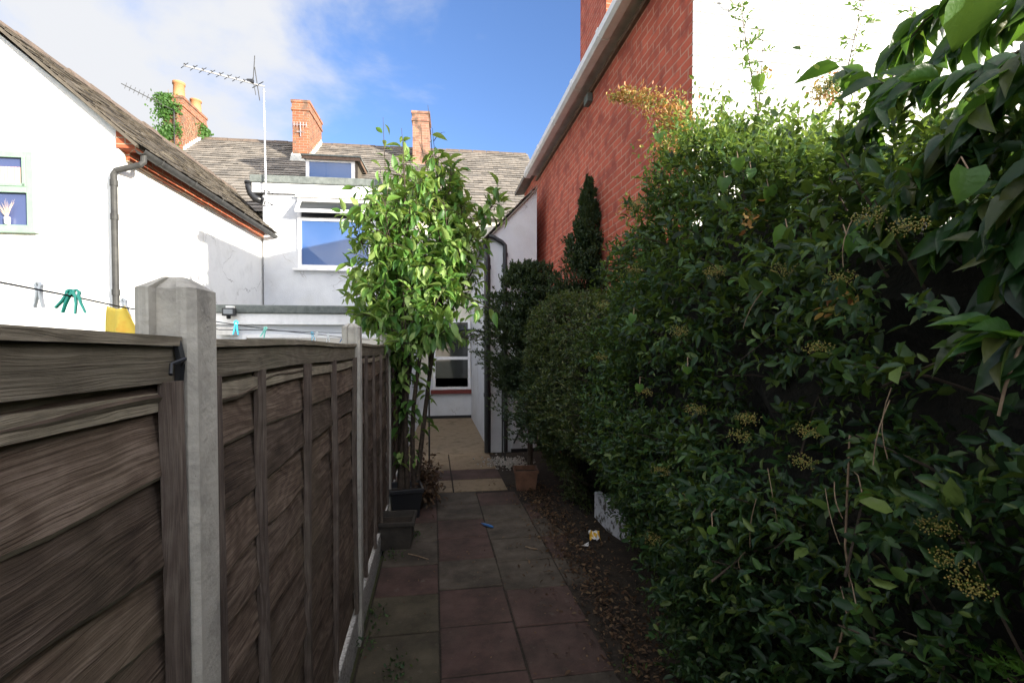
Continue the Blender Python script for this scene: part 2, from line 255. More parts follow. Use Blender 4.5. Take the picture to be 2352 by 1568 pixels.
M['bright'] = leafmat('fern_frond', [(.08, .2, .03), (.12, .26, .04)], trans=.3)
M['flower'] = leafmat('orange_seed_head', [(.45, .20, .06), (.50, .30, .09), (.30, .34, .08), (.10, .20, .04), (.36, .13, .06)], trans=.3, tcol=(.7, .4, .1))
M['brownleaf'] = leafmat('dead_leaf', [(.055, .028, .014), (.11, .06, .027), (.18, .115, .06), (.035, .021, .013), (.08, .04, .018)], trans=.15, tcol=(.3, .15, .05), rough=.7)
M['berry'] = leafmat('green_gold_berry', [(.22, .20, .05), (.32, .22, .05), (.16, .20, .04)], trans=.0)
for k, c in dict(pegteal=(.05, .48, .36), pegblue=(.05, .45, .68), pegnavy=(.04, .14, .36), pegwhite=(.75, .78, .78), pegmint=(.22, .62, .55)).items(): M[k] = plain(k, c, .35)
# ------------------------------------------------------------------ mesh helpers
class MB:
    def __init__(s): s.v = []; s.f = []; s.m = []
    def add(s, vs, fs, mi=0):
        o = len(s.v); s.v += [tuple(v) for v in vs]; s.f += [tuple(i+o for i in f) for f in fs]; s.m += [mi]*len(fs); return s
    def box(s, x0, x1, y0, y1, z0, z1, mi=0):
        return s.add([(x, y, z) for x in (x0, x1) for y in (y0, y1) for z in (z0, z1)], [(0, 1, 3, 2), (4, 6, 7, 5), (0, 4, 5, 1), (2, 3, 7, 6), (0, 2, 6, 4), (1, 5, 7, 3)], mi)
    def prism(s, poly, axis, a, b, mi=0):          # poly of 2-D points extruded along axis from a to b
        n = len(poly); put = {'X': lambda p, t: (t, p[0], p[1]), 'Y': lambda p, t: (p[0], t, p[1]), 'Z': lambda p, t: (p[0], p[1], t)}[axis]
        vs = [put(p, a) for p in poly]+[put(p, b) for p in poly]
        fs = [tuple(range(n))[::-1], tuple(range(n, 2*n))]+[(i, (i+1) % n, (i+1) % n+n, i+n) for i in range(n)]
        return s.add(vs, fs, mi)
    def tube(s, pts, rad, n=8, mi=0, cap=True):
        pts = [Vector(p) for p in pts]; rs = rad if isinstance(rad, (list, tuple)) else [rad]*len(pts)
        o = len(s.v); up = Vector((.13, .21, 1)).normalized(); prev = None
        for i, p in enumerate(pts):
            t = (pts[min(i+1, len(pts)-1)]-pts[max(i-1, 0)]); t = t.normalized() if t.length else Vector((0, 0, 1))
            a = prev if prev is not None else (up if abs(t.dot(up)) < .95 else Vector((1, 0, 0)))
            a = (a-t*a.dot(t)).normalized(); prev = a; b = t.cross(a)
            for k in range(n):
                th = 2*math.pi*k/n; s.v.append(tuple(p+(a*math.cos(th)+b*math.sin(th))*rs[i]))
        for i in range(len(pts)-1):
            for k in range(n):
                s.f.append((o+i*n+k, o+i*n+(k+1) % n, o+(i+1)*n+(k+1) % n, o+(i+1)*n+k)); s.m.append(mi)
        if cap:
            s.f.append(tuple(o+k for k in range(n))[::-1]); s.m.append(mi)
            s.f.append(tuple(o+(len(pts)-1)*n+k for k in range(n))); s.m.append(mi)
        return s
    def build(s, name, mats, parent=None, smooth=False, bevel=0):
        me = bpy.data.meshes.new(name); me.from_pydata(s.v, [], s.f)
        if not isinstance(mats, (list, tuple)): mats = [mats]
        for m in mats: me.materials.append(M[m] if isinstance(m, str) else m)
        if len(mats) > 1: me.polygons.foreach_set('material_index', s.m)
        if smooth: me.polygons.foreach_set('use_smooth', [True]*len(s.f))
        o = bpy.data.objects.new(name, me); col.objects.link(o)
        if parent: o.parent = parent
        if bevel:
            b = o.modifiers.new('bevel', 'BEVEL'); b.width = bevel; b.segments = 2; b.limit_method = 'ANGLE'
        return o
def tag(o, label=None, cat=None, group=None, kind=None):
    if label: o['label'] = label
    if cat: o['category'] = cat
    if group: o['group'] = group
    if kind: o['kind'] = kind
    return o
def empty(name, loc=(0, 0, 0), rz=0, label=None, cat=None, group=None):
    o = bpy.data.objects.new(name, None); o.location = loc; o.rotation_euler = (0, 0, rz); col.objects.link(o); o.empty_display_size = .1
    return tag(o, label, cat, group)
def npmesh(name, V, Fq, mat, parent=None, smooth=True):
    me = bpy.data.meshes.new(name); nV = len(V); nF = len(Fq); k = Fq.shape[1]
    me.vertices.add(nV); me.vertices.foreach_set('co', V.astype(np.float32).ravel())
    me.loops.add(nF*k); me.loops.foreach_set('vertex_index', Fq.astype(np.int32).ravel())
    me.polygons.add(nF); me.polygons.foreach_set('loop_start', np.arange(0, nF*k, k, dtype=np.int32))
    me.update(calc_edges=True); me.validate()
    if smooth: me.polygons.foreach_set('use_smooth', np.ones(nF, dtype=bool))
    me.materials.append(M[mat]); o = bpy.data.objects.new(name, me); col.objects.link(o)
    if parent: o.parent = parent
    return o
def norm(a): return a/np.maximum(np.linalg.norm(a, axis=1, keepdims=True), 1e-9)
def ltemplate(fat=.5, fold=.18, droop=.25, heart=False):
    if heart: xs = [0, .08, .25, .5, .75, .92, 1.0]; ws = [0, .40, .56, .50, .28, .09, 0]; offs = [0, -.18, -.06, 0, 0, 0, 0]
    else: xs = [0, .12, .3, .52, .74, .9, 1.0]; ws = [0, .26, .46, .5, .34, .13, 0]; offs = [0]*7
    v = []; f = []
    for x, q, o in zip(xs, ws, offs):
        z = -droop*x*x; v += [(x, 0, z), (x+o, q*fat, z+fold*q), (x+o, -q*fat, z+fold*q)]
    for i in range(6):
        a = i*3; b = a+3; f += [(a, b, b+1, a+1), (a, a+2, b+2, b)]
    return np.array(v, float), np.array(f)
def stemplate(fat=.45, fold=.15, droop=.15):
    v = [(0, 0, 0), (.55, 0, -droop*.3), (1, 0, -droop), (.28, fat*.5, fold*.4), (.7, fat*.45, fold*.2), (.28, -fat*.5, fold*.4), (.7, -fat*.45, fold*.2)]
    f = [(0, 1, 4, 3), (1, 2, 4, 4), (0, 5, 6, 1), (1, 6, 2, 2)]
    f = [(0, 1, 4, 3), (0, 5, 6, 1), (1, 2, 4, 1), (1, 6, 2, 1)]
    return np.array(v, float), np.array(f)
def leaves(name, P, A, Nn, L, mat, parent, tpl, wid=1.0):
    A = norm(A); B = norm(np.cross(Nn, A)); C = np.cross(A, B)
    T, Fc = tpl; n = len(P); k = len(T); L = L.reshape(-1, 1, 1) if isinstance(L, np.ndarray) else L
    V = (P[:, None, :]+L*(T[None, :, 0:1]*A[:, None, :]+wid*T[None, :, 1:2]*B[:, None, :]+T[None, :, 2:3]*C[:, None, :])).reshape(-1, 3)
    if Fc.shape[1] == 4 and (Fc[:, 3] == Fc[:, 0]).any():
        tri = Fc[Fc[:, 3] == Fc[:, 0]][:, :3]; q = Fc[Fc[:, 3] != Fc[:, 0]]
        t2 = np.concatenate([q[:, [0, 1, 2]], q[:, [0, 2, 3]], tri]); Fc = t2
    FF = (Fc[None]+(np.arange(n)*k)[:, None, None]).reshape(-1, Fc.shape[1])
    return npmesh(name, V, FF, mat, parent)
STPL = stemplate(); 
def shoots(base, dirs, length, per, spread=.85, jitter=.25, up=.5):
    """leaves arranged along shoots; returns points, axes and normals"""
    n = len(base); t = np.linspace(.12, 1, per)[None, :, None]
    dirs = norm(dirs); length = length.reshape(-1, 1, 1)
    r0 = norm(np.cross(dirs, rng.normal(size=(n, 3)))); r1 = np.cross(dirs, r0)
    P = base[:, None, :]+dirs[:, None, :]*length*t
    P[:, :, 2] -= (length*t**2)[:, :, 0]*.15
    ph = (np.arange(per)*2.4)[None, :]+rng.uniform(0, 6.28, (n, 1))
    rad = r0[:, None, :]*np.cos(ph)[:, :, None]+r1[:, None, :]*np.sin(ph)[:, :, None]
    A = dirs[:, None, :]*(.55+.6*t)+rad*spread+rng.normal(size=(n, per, 3))*jitter
    Nn = np.array([0, 0, 1.0])*up+dirs[:, None, :]*.8+rng.normal(size=(n, per, 3))*.35
    return P.reshape(-1, 3), A.reshape(-1, 3), Nn.reshape(-1, 3)
def nz3(p, s=1.0, off=0.0): return mnoise.noise(Vector((p[0]*s+off, p[1]*s+off*.7, p[2]*s-off*.3)))
#==STRUCTURE==
# ------------------------------------------------------------------ ground and path
g = MB(); g.add([(-60, -40, -.05), (60, -40, -.05), (60, 80, -.05), (-60, 80, -.05)], [(0, 1, 2, 3)])
tag(g.build('ground', 'grass'), kind='structure')
g = MB(); ys = np.linspace(-3, 7.5, 60); xs = np.linspace(-.41, 1.66, 16); vs = []
for y in ys:
    for x in xs: vs.append((x, y, -.0015+.03*max(0, (x-1.0)/.6)+.012*mnoise.noise(Vector((x*3, y*3, 0)))*(1 if x > .95 else .2)))
g.add(vs, [(j*16+i, j*16+i+1, (j+1)*16+i+1, (j+1)*16+i) for j in range(59) for i in range(15)])
tag(g.build('soil_bed', 'soil', smooth=True), kind='structure')
g = MB()
def slab(x0, x1, y0, y1, mi, z=None):
    z = random.uniform(-.003, .004)+.006 if z is None else z; e = .005; t = random.uniform(-.003, .003)
    b = .006
    x0 += random.uniform(-.003, .003); y0 += random.uniform(-.006, .006); y1 += random.uniform(-.004, .004)
    vs = [(x0+e, y0+e, -.04), (x1-e, y0+e, -.04), (x1-e, y1-e, -.04), (x0+e, y1-e, -.04),
          (x0+e, y0+e, z-b), (x1-e, y0+e, z-b+t), (x1-e, y1-e, z-b+t), (x0+e, y1-e, z-b),
          (x0+e+b, y0+e+b, z), (x1-e-b, y0+e+b, z+t), (x1-e-b, y1-e-b, z+t), (x0+e+b, y1-e-b, z)]
    fs = [(0, 1, 5, 4), (1, 2, 6, 5), (2, 3, 7, 6), (3, 0, 4, 7), (4, 5, 9, 8), (5, 6, 10, 9), (6, 7, 11, 10), (7, 4, 8, 11), (8, 9, 10, 11)]
    g.add(vs, fs, mi)
c1 = [(y, y+.45) for y in np.arange(-2.0, 5.2, .45)]
left = {2: 2, 3: 2}
ymap = lambda k, off: off+.45*k
for k in range(-9, 7):       # left column, joints at 2.45, 2.9, 3.35 ...
    slab(-.405, .03, ymap(k, 2.40), ymap(k+1, 2.40), {0: 2, 1: 2, 2: 1, 3: 0, 4: 0, 5: 1, 6: 0}.get(k, [0, 1, 2][k % 3]))
for k in range(-9, 7):
    slab(.03, .48, ymap(k, 2.44), ymap(k+1, 2.44), {0: 1, 1: 1, 2: 0, 3: 1, 4: 1, 5: 0, 6: 0}.get(k, [0, 1][k % 2]))
for k in range(-9, 7):
    slab(.48, .93, ymap(k, 2.36), ymap(k+1, 2.36), {0: 1, 1: 1, 2: 0, 3: 0, 4: 0, 5: 0, 6: 1}.get(k, [1, 0][k % 2]))
for k in range(2, 6):
    slab(.93, 1.38, ymap(k, 2.36), ymap(k+1, 2.36), [0, 1][k % 2])
for k in range(0, 4):
    for x0, x1 in ((-.405, .22), (.225, .86)):
        slab(x0, x1, 5.6+.5*k, 6.1+.5*k, [3, 1, 3, 3][k])
slab(-.42, .93, 7.6, 11.5, 3, .004)
tag(g.build('path', ['slabg', 'slabr', 'slaby', 'sand']), kind='structure')
# ------------------------------------------------------------------ garden fence
fence = empty('garden_fence', (-.47, 0, 0), label='brown overlapping board fence panels slotted between grey concrete posts', cat='fence')
def lapped_panel(y0, y1, seed):
    rnd = random.Random(seed); mb = MB(); z = .175; n = 46; k = 0
    zt = 1.60; ex = .128
    waves = []
    nb = int((zt-z)/ex)+1
    for b in range(nb):
        zb = z+b*ex; ztop = min(zb+ex+.035, zt+.02)
        ph = [rnd.uniform(0, 6) for _ in range(4)]; amp = rnd.uniform(.4, 1.0); low = []; 
        th = rnd.uniform(.008, .013)
        for i in range(n+1):
            y = y0+(y1-y0)*i/n
            dz = amp*(.016*math.sin(y*3.1+ph[0])+.011*math.sin(y*7.7+ph[1])+.004*math.sin(y*17+ph[2])+.003*mnoise.noise(Vector((y*30, b, seed))))
            dx = .006*math.sin(y*2.3+ph[3])
            low.append((y, zb+(dz if b else 0), dx))
        vs = []
        for (y, zl, dx) in low:
            xo = .008+.014+dx; xi = .002+dx*.5
            vs += [(xi-th, y, ztop), (xi, y, ztop), (xi+(xo-xi)*.5+.002, y, (zl+ztop)/2), (xo, y, zl+.008), (xo-.005, y, zl), (xo-th-.002, y, zl+.001)]
        fs = []
        for i in range(n):
            for j in range(6): a = i*6+j; bb = i*6+(j+1) % 6; fs.append((a, a+6, bb+6, bb))
        fs += [tuple(range(6)), tuple(range(n*6, n*6+6))[::-1]]
        mb.add(vs, fs)
        for i in range(n): mb.m[len(mb.f)-len(fs)+i*6+3] = 1  # paler lower lips: worn end grain, with the edge highlight painted in
    return mb
posts = [-1.0, .93, 2.86, 4.79, 6.72]
def capping(y0, y1, seed):
    mb = MB(); n = 24; 
    def strip(xa, xb, za, zb, sag=0.0):
        vs = []; 
        for i in range(n+1):
            t = i/n; y = y0+(y1-y0)*t; q = .004*math.sin(y*4+seed)+sag*math.sin(t*3.14); r = .003*math.sin(y*5+seed*2)
            vs += [(xa+r, y, za+q), (xb+r, y, za+q), (xb+r, y, zb+q), (xa+r, y, zb+q)]
        fs = [(i*4+j, i*4+(j+1) % 4, (i+1)*4+(j+1) % 4, (i+1)*4+j) for i in range(n) for j in range(4)]+[(3, 2, 1, 0), (n*4, n*4+1, n*4+2, n*4+3)]
        mb.add(vs, fs)
    strip(-.03, .040, 1.684, 1.700); strip(.012, .030, 1.622, 1.683, -.003); strip(-.026, -.010, 1.59, 1.6835); strip(-.0095, .0115, 1.60, 1.67)
    strip(.016, .024, 1.575, 1.606, -.002)
    return mb
for i, y in enumerate(posts):
    mb = MB(); c = .012; s = .05; gz = .016; gw = .022
    # H-shaped section with chamfered outer corners and slots on the two faces that take the panels
    sec = [(-s, -s+c), (-s+c, -s), (-gw, -s), (-gw+.004, -s+gz), (gw-.004, -s+gz), (gw, -s), (s-c, -s), (s, -s+c), (s, s-c), (s-c, s), (gw, s), (gw-.004, s-gz), (-gw+.004, s-gz), (-gw, s), (-s+c, s), (-s, s-c)]
    n = len(sec); zt = [1.782, 1.785, 1.795, 1.79, 1.79][i]; vs = [(x, yy+.05, -.1) for x, yy in sec]+[(x, yy+.05, zt) for x, yy in sec]+[(x*.35, yy*.35+.05, zt+.022) for x, yy in sec]
    fs = [(k, (k+1) % n, (k+1) % n+n, k+n) for k in range(n)]+[(k+n, (k+1) % n+n, (k+1) % n+2*n, k+2*n) for k in range(n)]+[tuple(range(2*n, 3*n))]
    mb.add(vs, fs); p = mb.build('fence_post', 'conc', fence); p.location = (.004, y, 0); p.rotation_euler = (0, R([0, .0, .0, .1, .2][i]), 0)
ends = [(-.88, .925), (1.035, 2.855), (2.965, 4.785), (4.895, 6.715)]
for i, (a, b) in enumerate(ends):
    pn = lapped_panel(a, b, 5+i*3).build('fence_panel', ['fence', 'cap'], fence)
    ((capping(a, b, i)).build('capping_rail', 'cap', pn))
    bats = [a+.025, a+.30, a+.75, a+1.22, b-.028]
    if i == 0: bats = [a+.02, a+.5, a+1.0, b-.028]
    for yb in bats:
        m = MB(); w2 = .015 if yb not in (bats[0], bats[-1]) else .021
        bw = random.uniform(-.004, .006); pts = []
        for k in range(9):
            z = .17+(1.622-.17)*k/8; o = .004*math.sin(z*3+yb*5); yy = yb+bw*math.sin(z*1.7)
            pts += [(.020+o, yy-w2, z), (.041+o, yy-w2+.002, z), (.041+o, yy+w2-.002, z), (.020+o, yy+w2, z)]
        m.add(pts, [(k*4+j, k*4+(j+1) % 4, (k+1)*4+(j+1) % 4, (k+1)*4+j) for k in range(8) for j in range(4)]+[(3, 2, 1, 0), (32, 33, 34, 35)])
        m.build('batten', 'fence2', pn)
        m = MB(); m.box(-.035, -.018, yb-w2, yb+w2, .17, 1.62); m.build('batten', 'fence2', pn)
    m = MB(); m.box(-.02, .034, a, b, -.06, .155); m.build('gravel_board', 'pebble', pn, bevel=.004)
# a plain wooden end post where the fence meets the extension
m = MB(); m.box(-.03, .045, 6.84, 6.92, 0, 1.76); m.build('end_post', 'fence2', fence, bevel=.004)
m = MB(); m.tube([(.005, .918, 1.652), (.042, .915, 1.652), (.055, .895, 1.66), (.046, .87, 1.652), (.052, .855, 1.636)], .0032, 6); m.tube([(.03, .922, 1.60), (.036, .921, 1.66), (.03, .92, 1.69)], .008, 6)
m.build('cord_hook', 'black', fence)
m = MB(); q_ = at(326, 757, .885)-Vector((-.47, 0, 0)); m.tube([q_+Vector((-.006, 0, -.004)), q_+Vector((-.005, 0, .004)), q_+Vector((.0, 0, .006)), q_+Vector((.006, 0, .003)), q_+Vector((.006, 0, -.006))], .0018, 6); m.build('cord_hook', 'black', fence)
# ------------------------------------------------------------------ roofs of slates
def slates(mb, org, ux, dn, width, slope, row, w, lift=.012, jit=.004, vclip=None, mi=0):
    """rows of overlapping slates; org = ridge start, ux = along, dn = down the slope"""
    org, ux, dn = Vector(org), Vector(ux).normalized(), Vector(dn).normalized(); nn = dn.cross(ux).normalized()
    if nn.z < 0: nn = -nn
    rows = int(slope/row)+1
    for r in range(rows):
        d0 = r*row; x = -w*(r % 2)*.5
        while x < width:
            a = max(x, 0)+.003; b = min(x+w, width)-.003
            if b-a > .03:
                l0 = random.uniform(0, jit)+.002; l1 = lift+random.uniform(0, jit); tw = random.uniform(-.006, .006); ee = random.uniform(-.008, .008)
                p = [org+ux*a+dn*(d0-.02)+nn*l0, org+ux*b+dn*(d0-.02)+nn*l0, org+ux*b+dn*(d0+row+ee+tw)+nn*l1, org+ux*a+dn*(d0+row+ee-tw)+nn*l1]
                q = [v-nn*.009 for v in p]
                if vclip is None or vclip((p[0]+p[2])/2): mb.add([*p, *q], [(0, 3, 2, 1), (3, 7, 6, 2), (0, 4, 7, 3), (1, 2, 6, 5)], mi)
            x += w
# ------------------------------------------------------------------ terraced house behind (frame turned 2.3 degrees)
HA = -(YAW-math.atan((CX-1042)/F)); ha = -HA
def hu(px, v): return v*math.tan(math.atan((px-CX)/F)+math.atan((CX-1042)/F))
def hd(u, v): a = math.atan((CX-1042)/F); return u*math.sin(a)+v*math.cos(a)
def hz(px, py, v): u = hu(px, v); return CAMH+(HZ-py)/F*hd(u, v)
EV, EZ, RV, RZ = 11.7, 4.78, 16.3, 8.18
house = empty('terraced_house', (0, 0, 0), HA, 'old terraced house with weathered slate roof, three brick chimneys and white dormer', 'house')
m = MB(); m.prism([(EV+.1, -.05), (EV+.1, EZ), (RV, RZ-.12), (RV+4.5, EZ), (RV+4.5, -.05)], 'X', -9.6, 2.46); m.build('wall', 'cream', house)
m = MB(); L_ = math.hypot(RV-EV, RZ-EZ); dnv = Vector((0, -(RV-EV), -(RZ-EZ))).normalized()
m.add([(-9.7, RV, RZ-.02), (2.5, RV, RZ-.02), (2.5, EV, EZ-.02), (-9.7, EV, EZ-.02)], [(0, 3, 2, 1)])
m.add([(-9.7, RV+.02, RZ-.03), (2.5, RV+.02, RZ-.03), (2.5, RV+4.7, EZ-.1), (-9.7, RV+4.7, EZ-.1)], [(0, 1, 2, 3)])
slates(m, (-9.7, RV, RZ), (1, 0, 0), dnv, 12.2, L_, .20, .26, .026, .010)
roof = m.build('roof', 'slate', house)
m = MB()
x = -9.7
while x < 2.4:
    dz = random.uniform(-.012, .012); m.prism([(-.14+RV, RZ-.10+dz), (-.05+RV, RZ+.035+dz), (.05+RV, RZ+.035+dz), (.14+RV, RZ-.10+dz)], 'X', x+.006, x+.44); x += .45
m.build('ridge_tiles', 'ridge', roof)
def chimney(u0, u1, v0, v1, z0, z1, par, pots=(), mat='chimbrick', corbel=True, flash=True, name='chimney'):
    m = MB(); m.box(u0, u1, v0, v1, z0, z1-.30)
    if corbel:
        m.box(u0-.03, u1+.03, v0-.03, v1+.03, z1-.299, z1-.23); m.box(u0-.012, u1+.012, v0-.012, v1+.012, z1-.229, z1-.075); m.box(u0-.035, u1+.035, v0-.035, v1+.035, z1-.074, z1)
    else: m.box(u0-.004, u1+.004, v0-.004, v1+.004, z1-.299, z1)
    c = m.build(name, mat, par)
    for (pu, pv, r, h, mt) in pots:
        q = MB(); q.tube([(pu, pv, z1-.02), (pu, pv, z1+h*.1), (pu, pv, z1+h*.86), (pu, pv, z1+h*.87), (pu, pv, z1+h)], [r*1.05, r, r*.92, r*1.08, r*1.08], 18, cap=False)
        q.tube([(pu, pv, z1+h), (pu, pv, z1+h*.4)], [r*.85, r*.8], 18); q.build('chimney_pot', mt, c, smooth=True)
    return c
zr = lambda v: EZ+(v-EV)*(RZ-EZ)/(RV-EV)
# middle chimney
v0 = 14.9; u0, u1 = hu(677, v0), hu(715, v0)
c2 = chimney(u0, u1, v0, v0+1.36, 6.9, hz(690, 237, v0), house)
m = MB(); m.prism([(v0-.14, zr(v0-.14)+.03), (v0-.02, zr(v0)+.17), (v0-.005, zr(v0)+.17), (v0-.005, zr(v0)+.02)], 'X', u0-.04, u1+.04)
for s_, uu in ((1, u1), (-1, u0)):
    for k in range(9):
        va = v0+k*.15; zz = zr(va)
        if va+.15 < RV: m.box(min(uu, uu+s_*.02), max(uu, uu+s_*.02), va, va+.148, zz-.05, zz+.22)
m.build('flashing', 'lead', c2)
# old aerial bracket on its front
m = MB(); zc = hz(690, 300, v0); uc = (u0+u1)/2
m.tube([(uc, v0-.03, zc-.25), (uc, v0-.05, zc+.15)], .014, 6)
for k in range(5): m.tube([(uc-.17+k*.085, v0-.06, zc+.02), (uc-.17+k*.085, v0-.06, zc+.16)], .006, 5)
m.tube([(uc-.2, v0-.06, zc+.08), (uc+.2, v0-.06, zc+.08)], .008, 5); m.tube([(uc, v0-.06, zc-.1), (uc+.18, v0-.2, zc-.2)], .01, 5); m.tube([(uc-.1, v0-.06, zc-.12), (uc+.1, v0-.06, zc-.12)], .01, 5)
m.build('aerial_bracket', 'alu', c2)
# third chimney
v0 = 14.95; u0, u1 = hu(950, v0), hu(987, v0)
m_ = chimney(u0, u1, v0, v0+.9, 6.8, hz(968, 262, v0), house, mat=brick('sooty_chimney_brick', (.34, .17, .11), (.25, .12, .085), (.3, .24, .19), stain=(.12, .08, .06), wob=.006))
# left chimney with pots
v0 = 15.2; u0, u1 = hu(383, v0), hu(428, v0); zt = hz(400, 226, v0)
c1_ = chimney(u0, u1, v0, v0+1.35, 6.9, zt, house, pots=[((u0+u1)/2+.02, v0+.3, .155, .52, 'terra'), ((u0+u1)/2+.16, v0+.95, .15, .34, noisy('old_red_pot', (.32, .12, .09), (.42, .18, .13), 5, .8, .2) and 'terra')])
m = MB()
for k in range(12):
    va = v0+.0+k*.11; zz = zr(va); 
    if va < RV-.1: m.box(u1+.002, u1+.022, va, va+.108, zz-.05, zz+.15+.01*(k % 2))
m.build('flashing', 'upvcg', c1_)
m = MB(); m.tube([(u0+.35, v0-.09, zr(v0)-.2), (u0+.35, v0-.09, zt-.45)], .02, 6); m.tube([(u0+.35, v0-.09, zt-.47), (u0+.05, v0-.2, zt-.35)], .015, 6)
m.tube([(u0+.05, v0-.2, zt-.35), (u0-.75, v0-.55, zt-.02)], .012, 5)
for k in range(9): 
    f = k/9; p = Vector((u0+.05, v0-.2, zt-.35)).lerp(Vector((u0-.75, v0-.55, zt-.02)), f); m.tube([p+Vector((-.03, .0, -.08)), p+Vector((.03, 0, .08))], .006, 5)
m.build('aerial', 'gutter', c1_)
# dormer
dv = 13.1; du0, du1 = hu(707, dv), hu(822, dv); dz1 = hz(760, 366, dv); dz0 = zr(dv)-.02
dm = MB(); dm.box(du0, du1, dv+.04, dv+2.6, dz0, dz1-.02); dorm = dm.build('dormer', 'slate2', house)
m = MB()
m.add([(du0-.1, dv-.12, dz1-.01), (du1+.12, dv-.12, dz1-.01), (du1+.12, dv+3.0, dz1+.10), (du0-.1, dv+3.0, dz1+.10), (du0-.1, dv-.12, dz1+.03), (du1+.12, dv-.12, dz1+.03), (du1+.12, dv+3.0, dz1+.14), (du0-.1, dv+3.0, dz1+.14)], [(0, 3, 2, 1), (4, 5, 6, 7), (0, 1, 5, 4), (1, 2, 6, 5), (2, 3, 7, 6), (3, 0, 4, 7)])
m.build('dormer_roof', 'felt', dorm)
m = MB(); m.box(du0-.08, du1+.1, dv-.10, dv-.08, dz1-.09, dz1-.012); m.box(du1+.08, du1+.1, dv-.08, dv+2.6, dz1-.09, dz1-.012); m.build('fascia_board', 'brownwood', dorm)
def window(par, u0, u1, v, z0, z1, fw=.06, bars=(), mat='upvc', pane='paneblue', name='window', depth=.05):
    m = MB(); m.box(u0, u0+fw, v-depth, v+.01, z0, z1); m.box(u1-fw, u1, v-depth, v+.01, z0, z1); m.box(u0+fw, u1-fw, v-depth, v+.01, z1-fw, z1); m.box(u0+fw, u1-fw, v-depth, v+.01, z0, z0+fw)
    for bz in bars: m.box(u0+fw, u1-fw, v-depth+.004, v+.008, bz-fw*.5, bz+fw*.5)
    f = m.build(name, mat, par, bevel=.004)
    g = MB(); g.box(u0+fw*.5, u1-fw*.5, v-depth*.45, v-depth*.45+.006, z0+fw*.5, z1-fw*.5); g.build('pane', pane, f)
    return f
window(dorm, hu(708, dv), hu(816, dv), dv+.035, dz0-.0, dz1-.09, .07, name='dormer_window', depth=.07) if False else None
m = MB(); U0, U1 = hu(707, dv), hu(818, dv)
fr = MB(); fr.box(U0, U0+.085, dv-.03, dv+.039, dz0, dz1-.03); fr.box(U1-.085, U1, dv-.03, dv+.039, dz0, dz1-.03); fr.box(U0+.085, U1-.085, dv-.03, dv+.039, dz1-.13, dz1-.03); fr.box(U0+.085, U1-.085, dv-.03, dv+.039, dz0, dz0+.08)
fr.build('window_frame', 'upvc', dorm)
g = MB(); g.box(U0+.05, U1-.05, dv-.005, dv+.001, dz0+.04, dz1-.06); g.build('pane', 'paneblue', dorm)
# kitchen wall at the end of the path with its window
kit = empty('kitchen_wing', (0, 0, 0), 0, 'cream wall with sash window and red sill at the end of the path', 'building')
m = MB(); m.box(-.43, .97, 11.5, 11.78, .0, 4.3); m.build('wall', 'cream', kit)
m = MB(); m.box(-.43, .93, 11.47, 11.499, .0, .95); m.build('painted_base', 'render_grey', kit)
m = MB(); m.box(-.43, .93, 11.455, 11.469, .0, .07); m.build('black_plinth', 'black', kit)
X0, X1 = -.02, .86; zs = CAMH+(HZ-893)/F*11.5; zm = CAMH+(HZ-822)/F*11.5; zt_ = CAMH+(HZ-735)/F*11.5
f = MB(); f.box(X0, X0+.06, 11.44, 11.499, zs, zt_); f.box(X1-.06, X1, 11.44, 11.499, zs, zt_); f.box(X0+.06, X1-.06, 11.44, 11.499, zs, zs+.06); f.box(X0+.06, X1-.06, 11.43, 11.499, zm-.035, zm+.035); f.box(X0+.06, X1-.06, 11.44, 11.499, zt_-.06, zt_)
wk = f.build('window', 'upvc', kit)
g = MB(); g.box(X0+.03, X1-.03, 11.47, 11.476, zs+.03, zt_-.03); g.build('pane', 'panedark', wk)
g = MB(); g.box(X0-.05, X1+.05, 11.40, 11.499, zs-.10, zs-.01); g.build('sill', 'redsill', wk)
# ------------------------------------------------------------------ left wing house (pitched roof, white render)
wing = empty('white_cottage', (0, 0, 0), HA, 'white rendered cottage with lichened tile roof and pale green window behind the fence', 'house')
WV = 6.4; WU = -4.0; WL = -6.7; WRU = -5.35; WZ = 4.28; WRZ = 5.47
m = MB(); m.prism([(WL, -.05), (WL, WZ), (WRU, WRZ-.06), (WU, WZ), (WU, -.05)], 'Y', WV, 12.6)
wl = m.build('wall', 'render', wing)
m = MB(); sl_ = Vector((WU-WRU, 0, WZ-WRZ)).normalized(); ll = math.hypot(WU-WRU, WZ-WRZ)+.36
up0 = Vector((WRU, WV-.10, WRZ+.05)); nn = Vector((-sl_.z, 0, sl_.x)); nn = nn if nn.z > 0 else -nn
dn2 = up0+sl_*ll
m.add([up0, up0+Vector((0, 6.9, 0)), dn2+Vector((0, 6.9, 0)), dn2, up0-nn*.035, up0+Vector((0, 6.9, 0))-nn*.035, dn2+Vector((0, 6.9, 0))-nn*.035, dn2-nn*.035], [(0, 3, 2, 1), (4, 5, 6, 7), (0, 4, 7, 3), (3, 7, 6, 2), (1, 2, 6, 5)])
sl2 = Vector((-sl_.x, 0, sl_.z)); dn3 = up0+sl2*ll
m.add([up0, up0+Vector((0, 6.9, 0)), dn3+Vector((0, 6.9, 0)), dn3], [(0, 1, 2, 3)])
slates(m, up0+nn*.004, (0, 1, 0), sl_, 6.9, ll, .105, .17, .016, .012)
wr = m.build('roof', 'slate2', wing)
m = MB(); y = WV-.12
while y < 12.9:
    dz = random.uniform(-.015, .015)-.006*abs(y-9.5); m.prism([(WRU-.12, WRZ-.02+dz), (WRU-.04, WRZ+.10+dz), (WRU+.04, WRZ+.10+dz), (WRU+.12, WRZ-.02+dz)], 'Y', y+.005, y+.40); y += .41
m.build('ridge_tiles', 'ridge', wr)
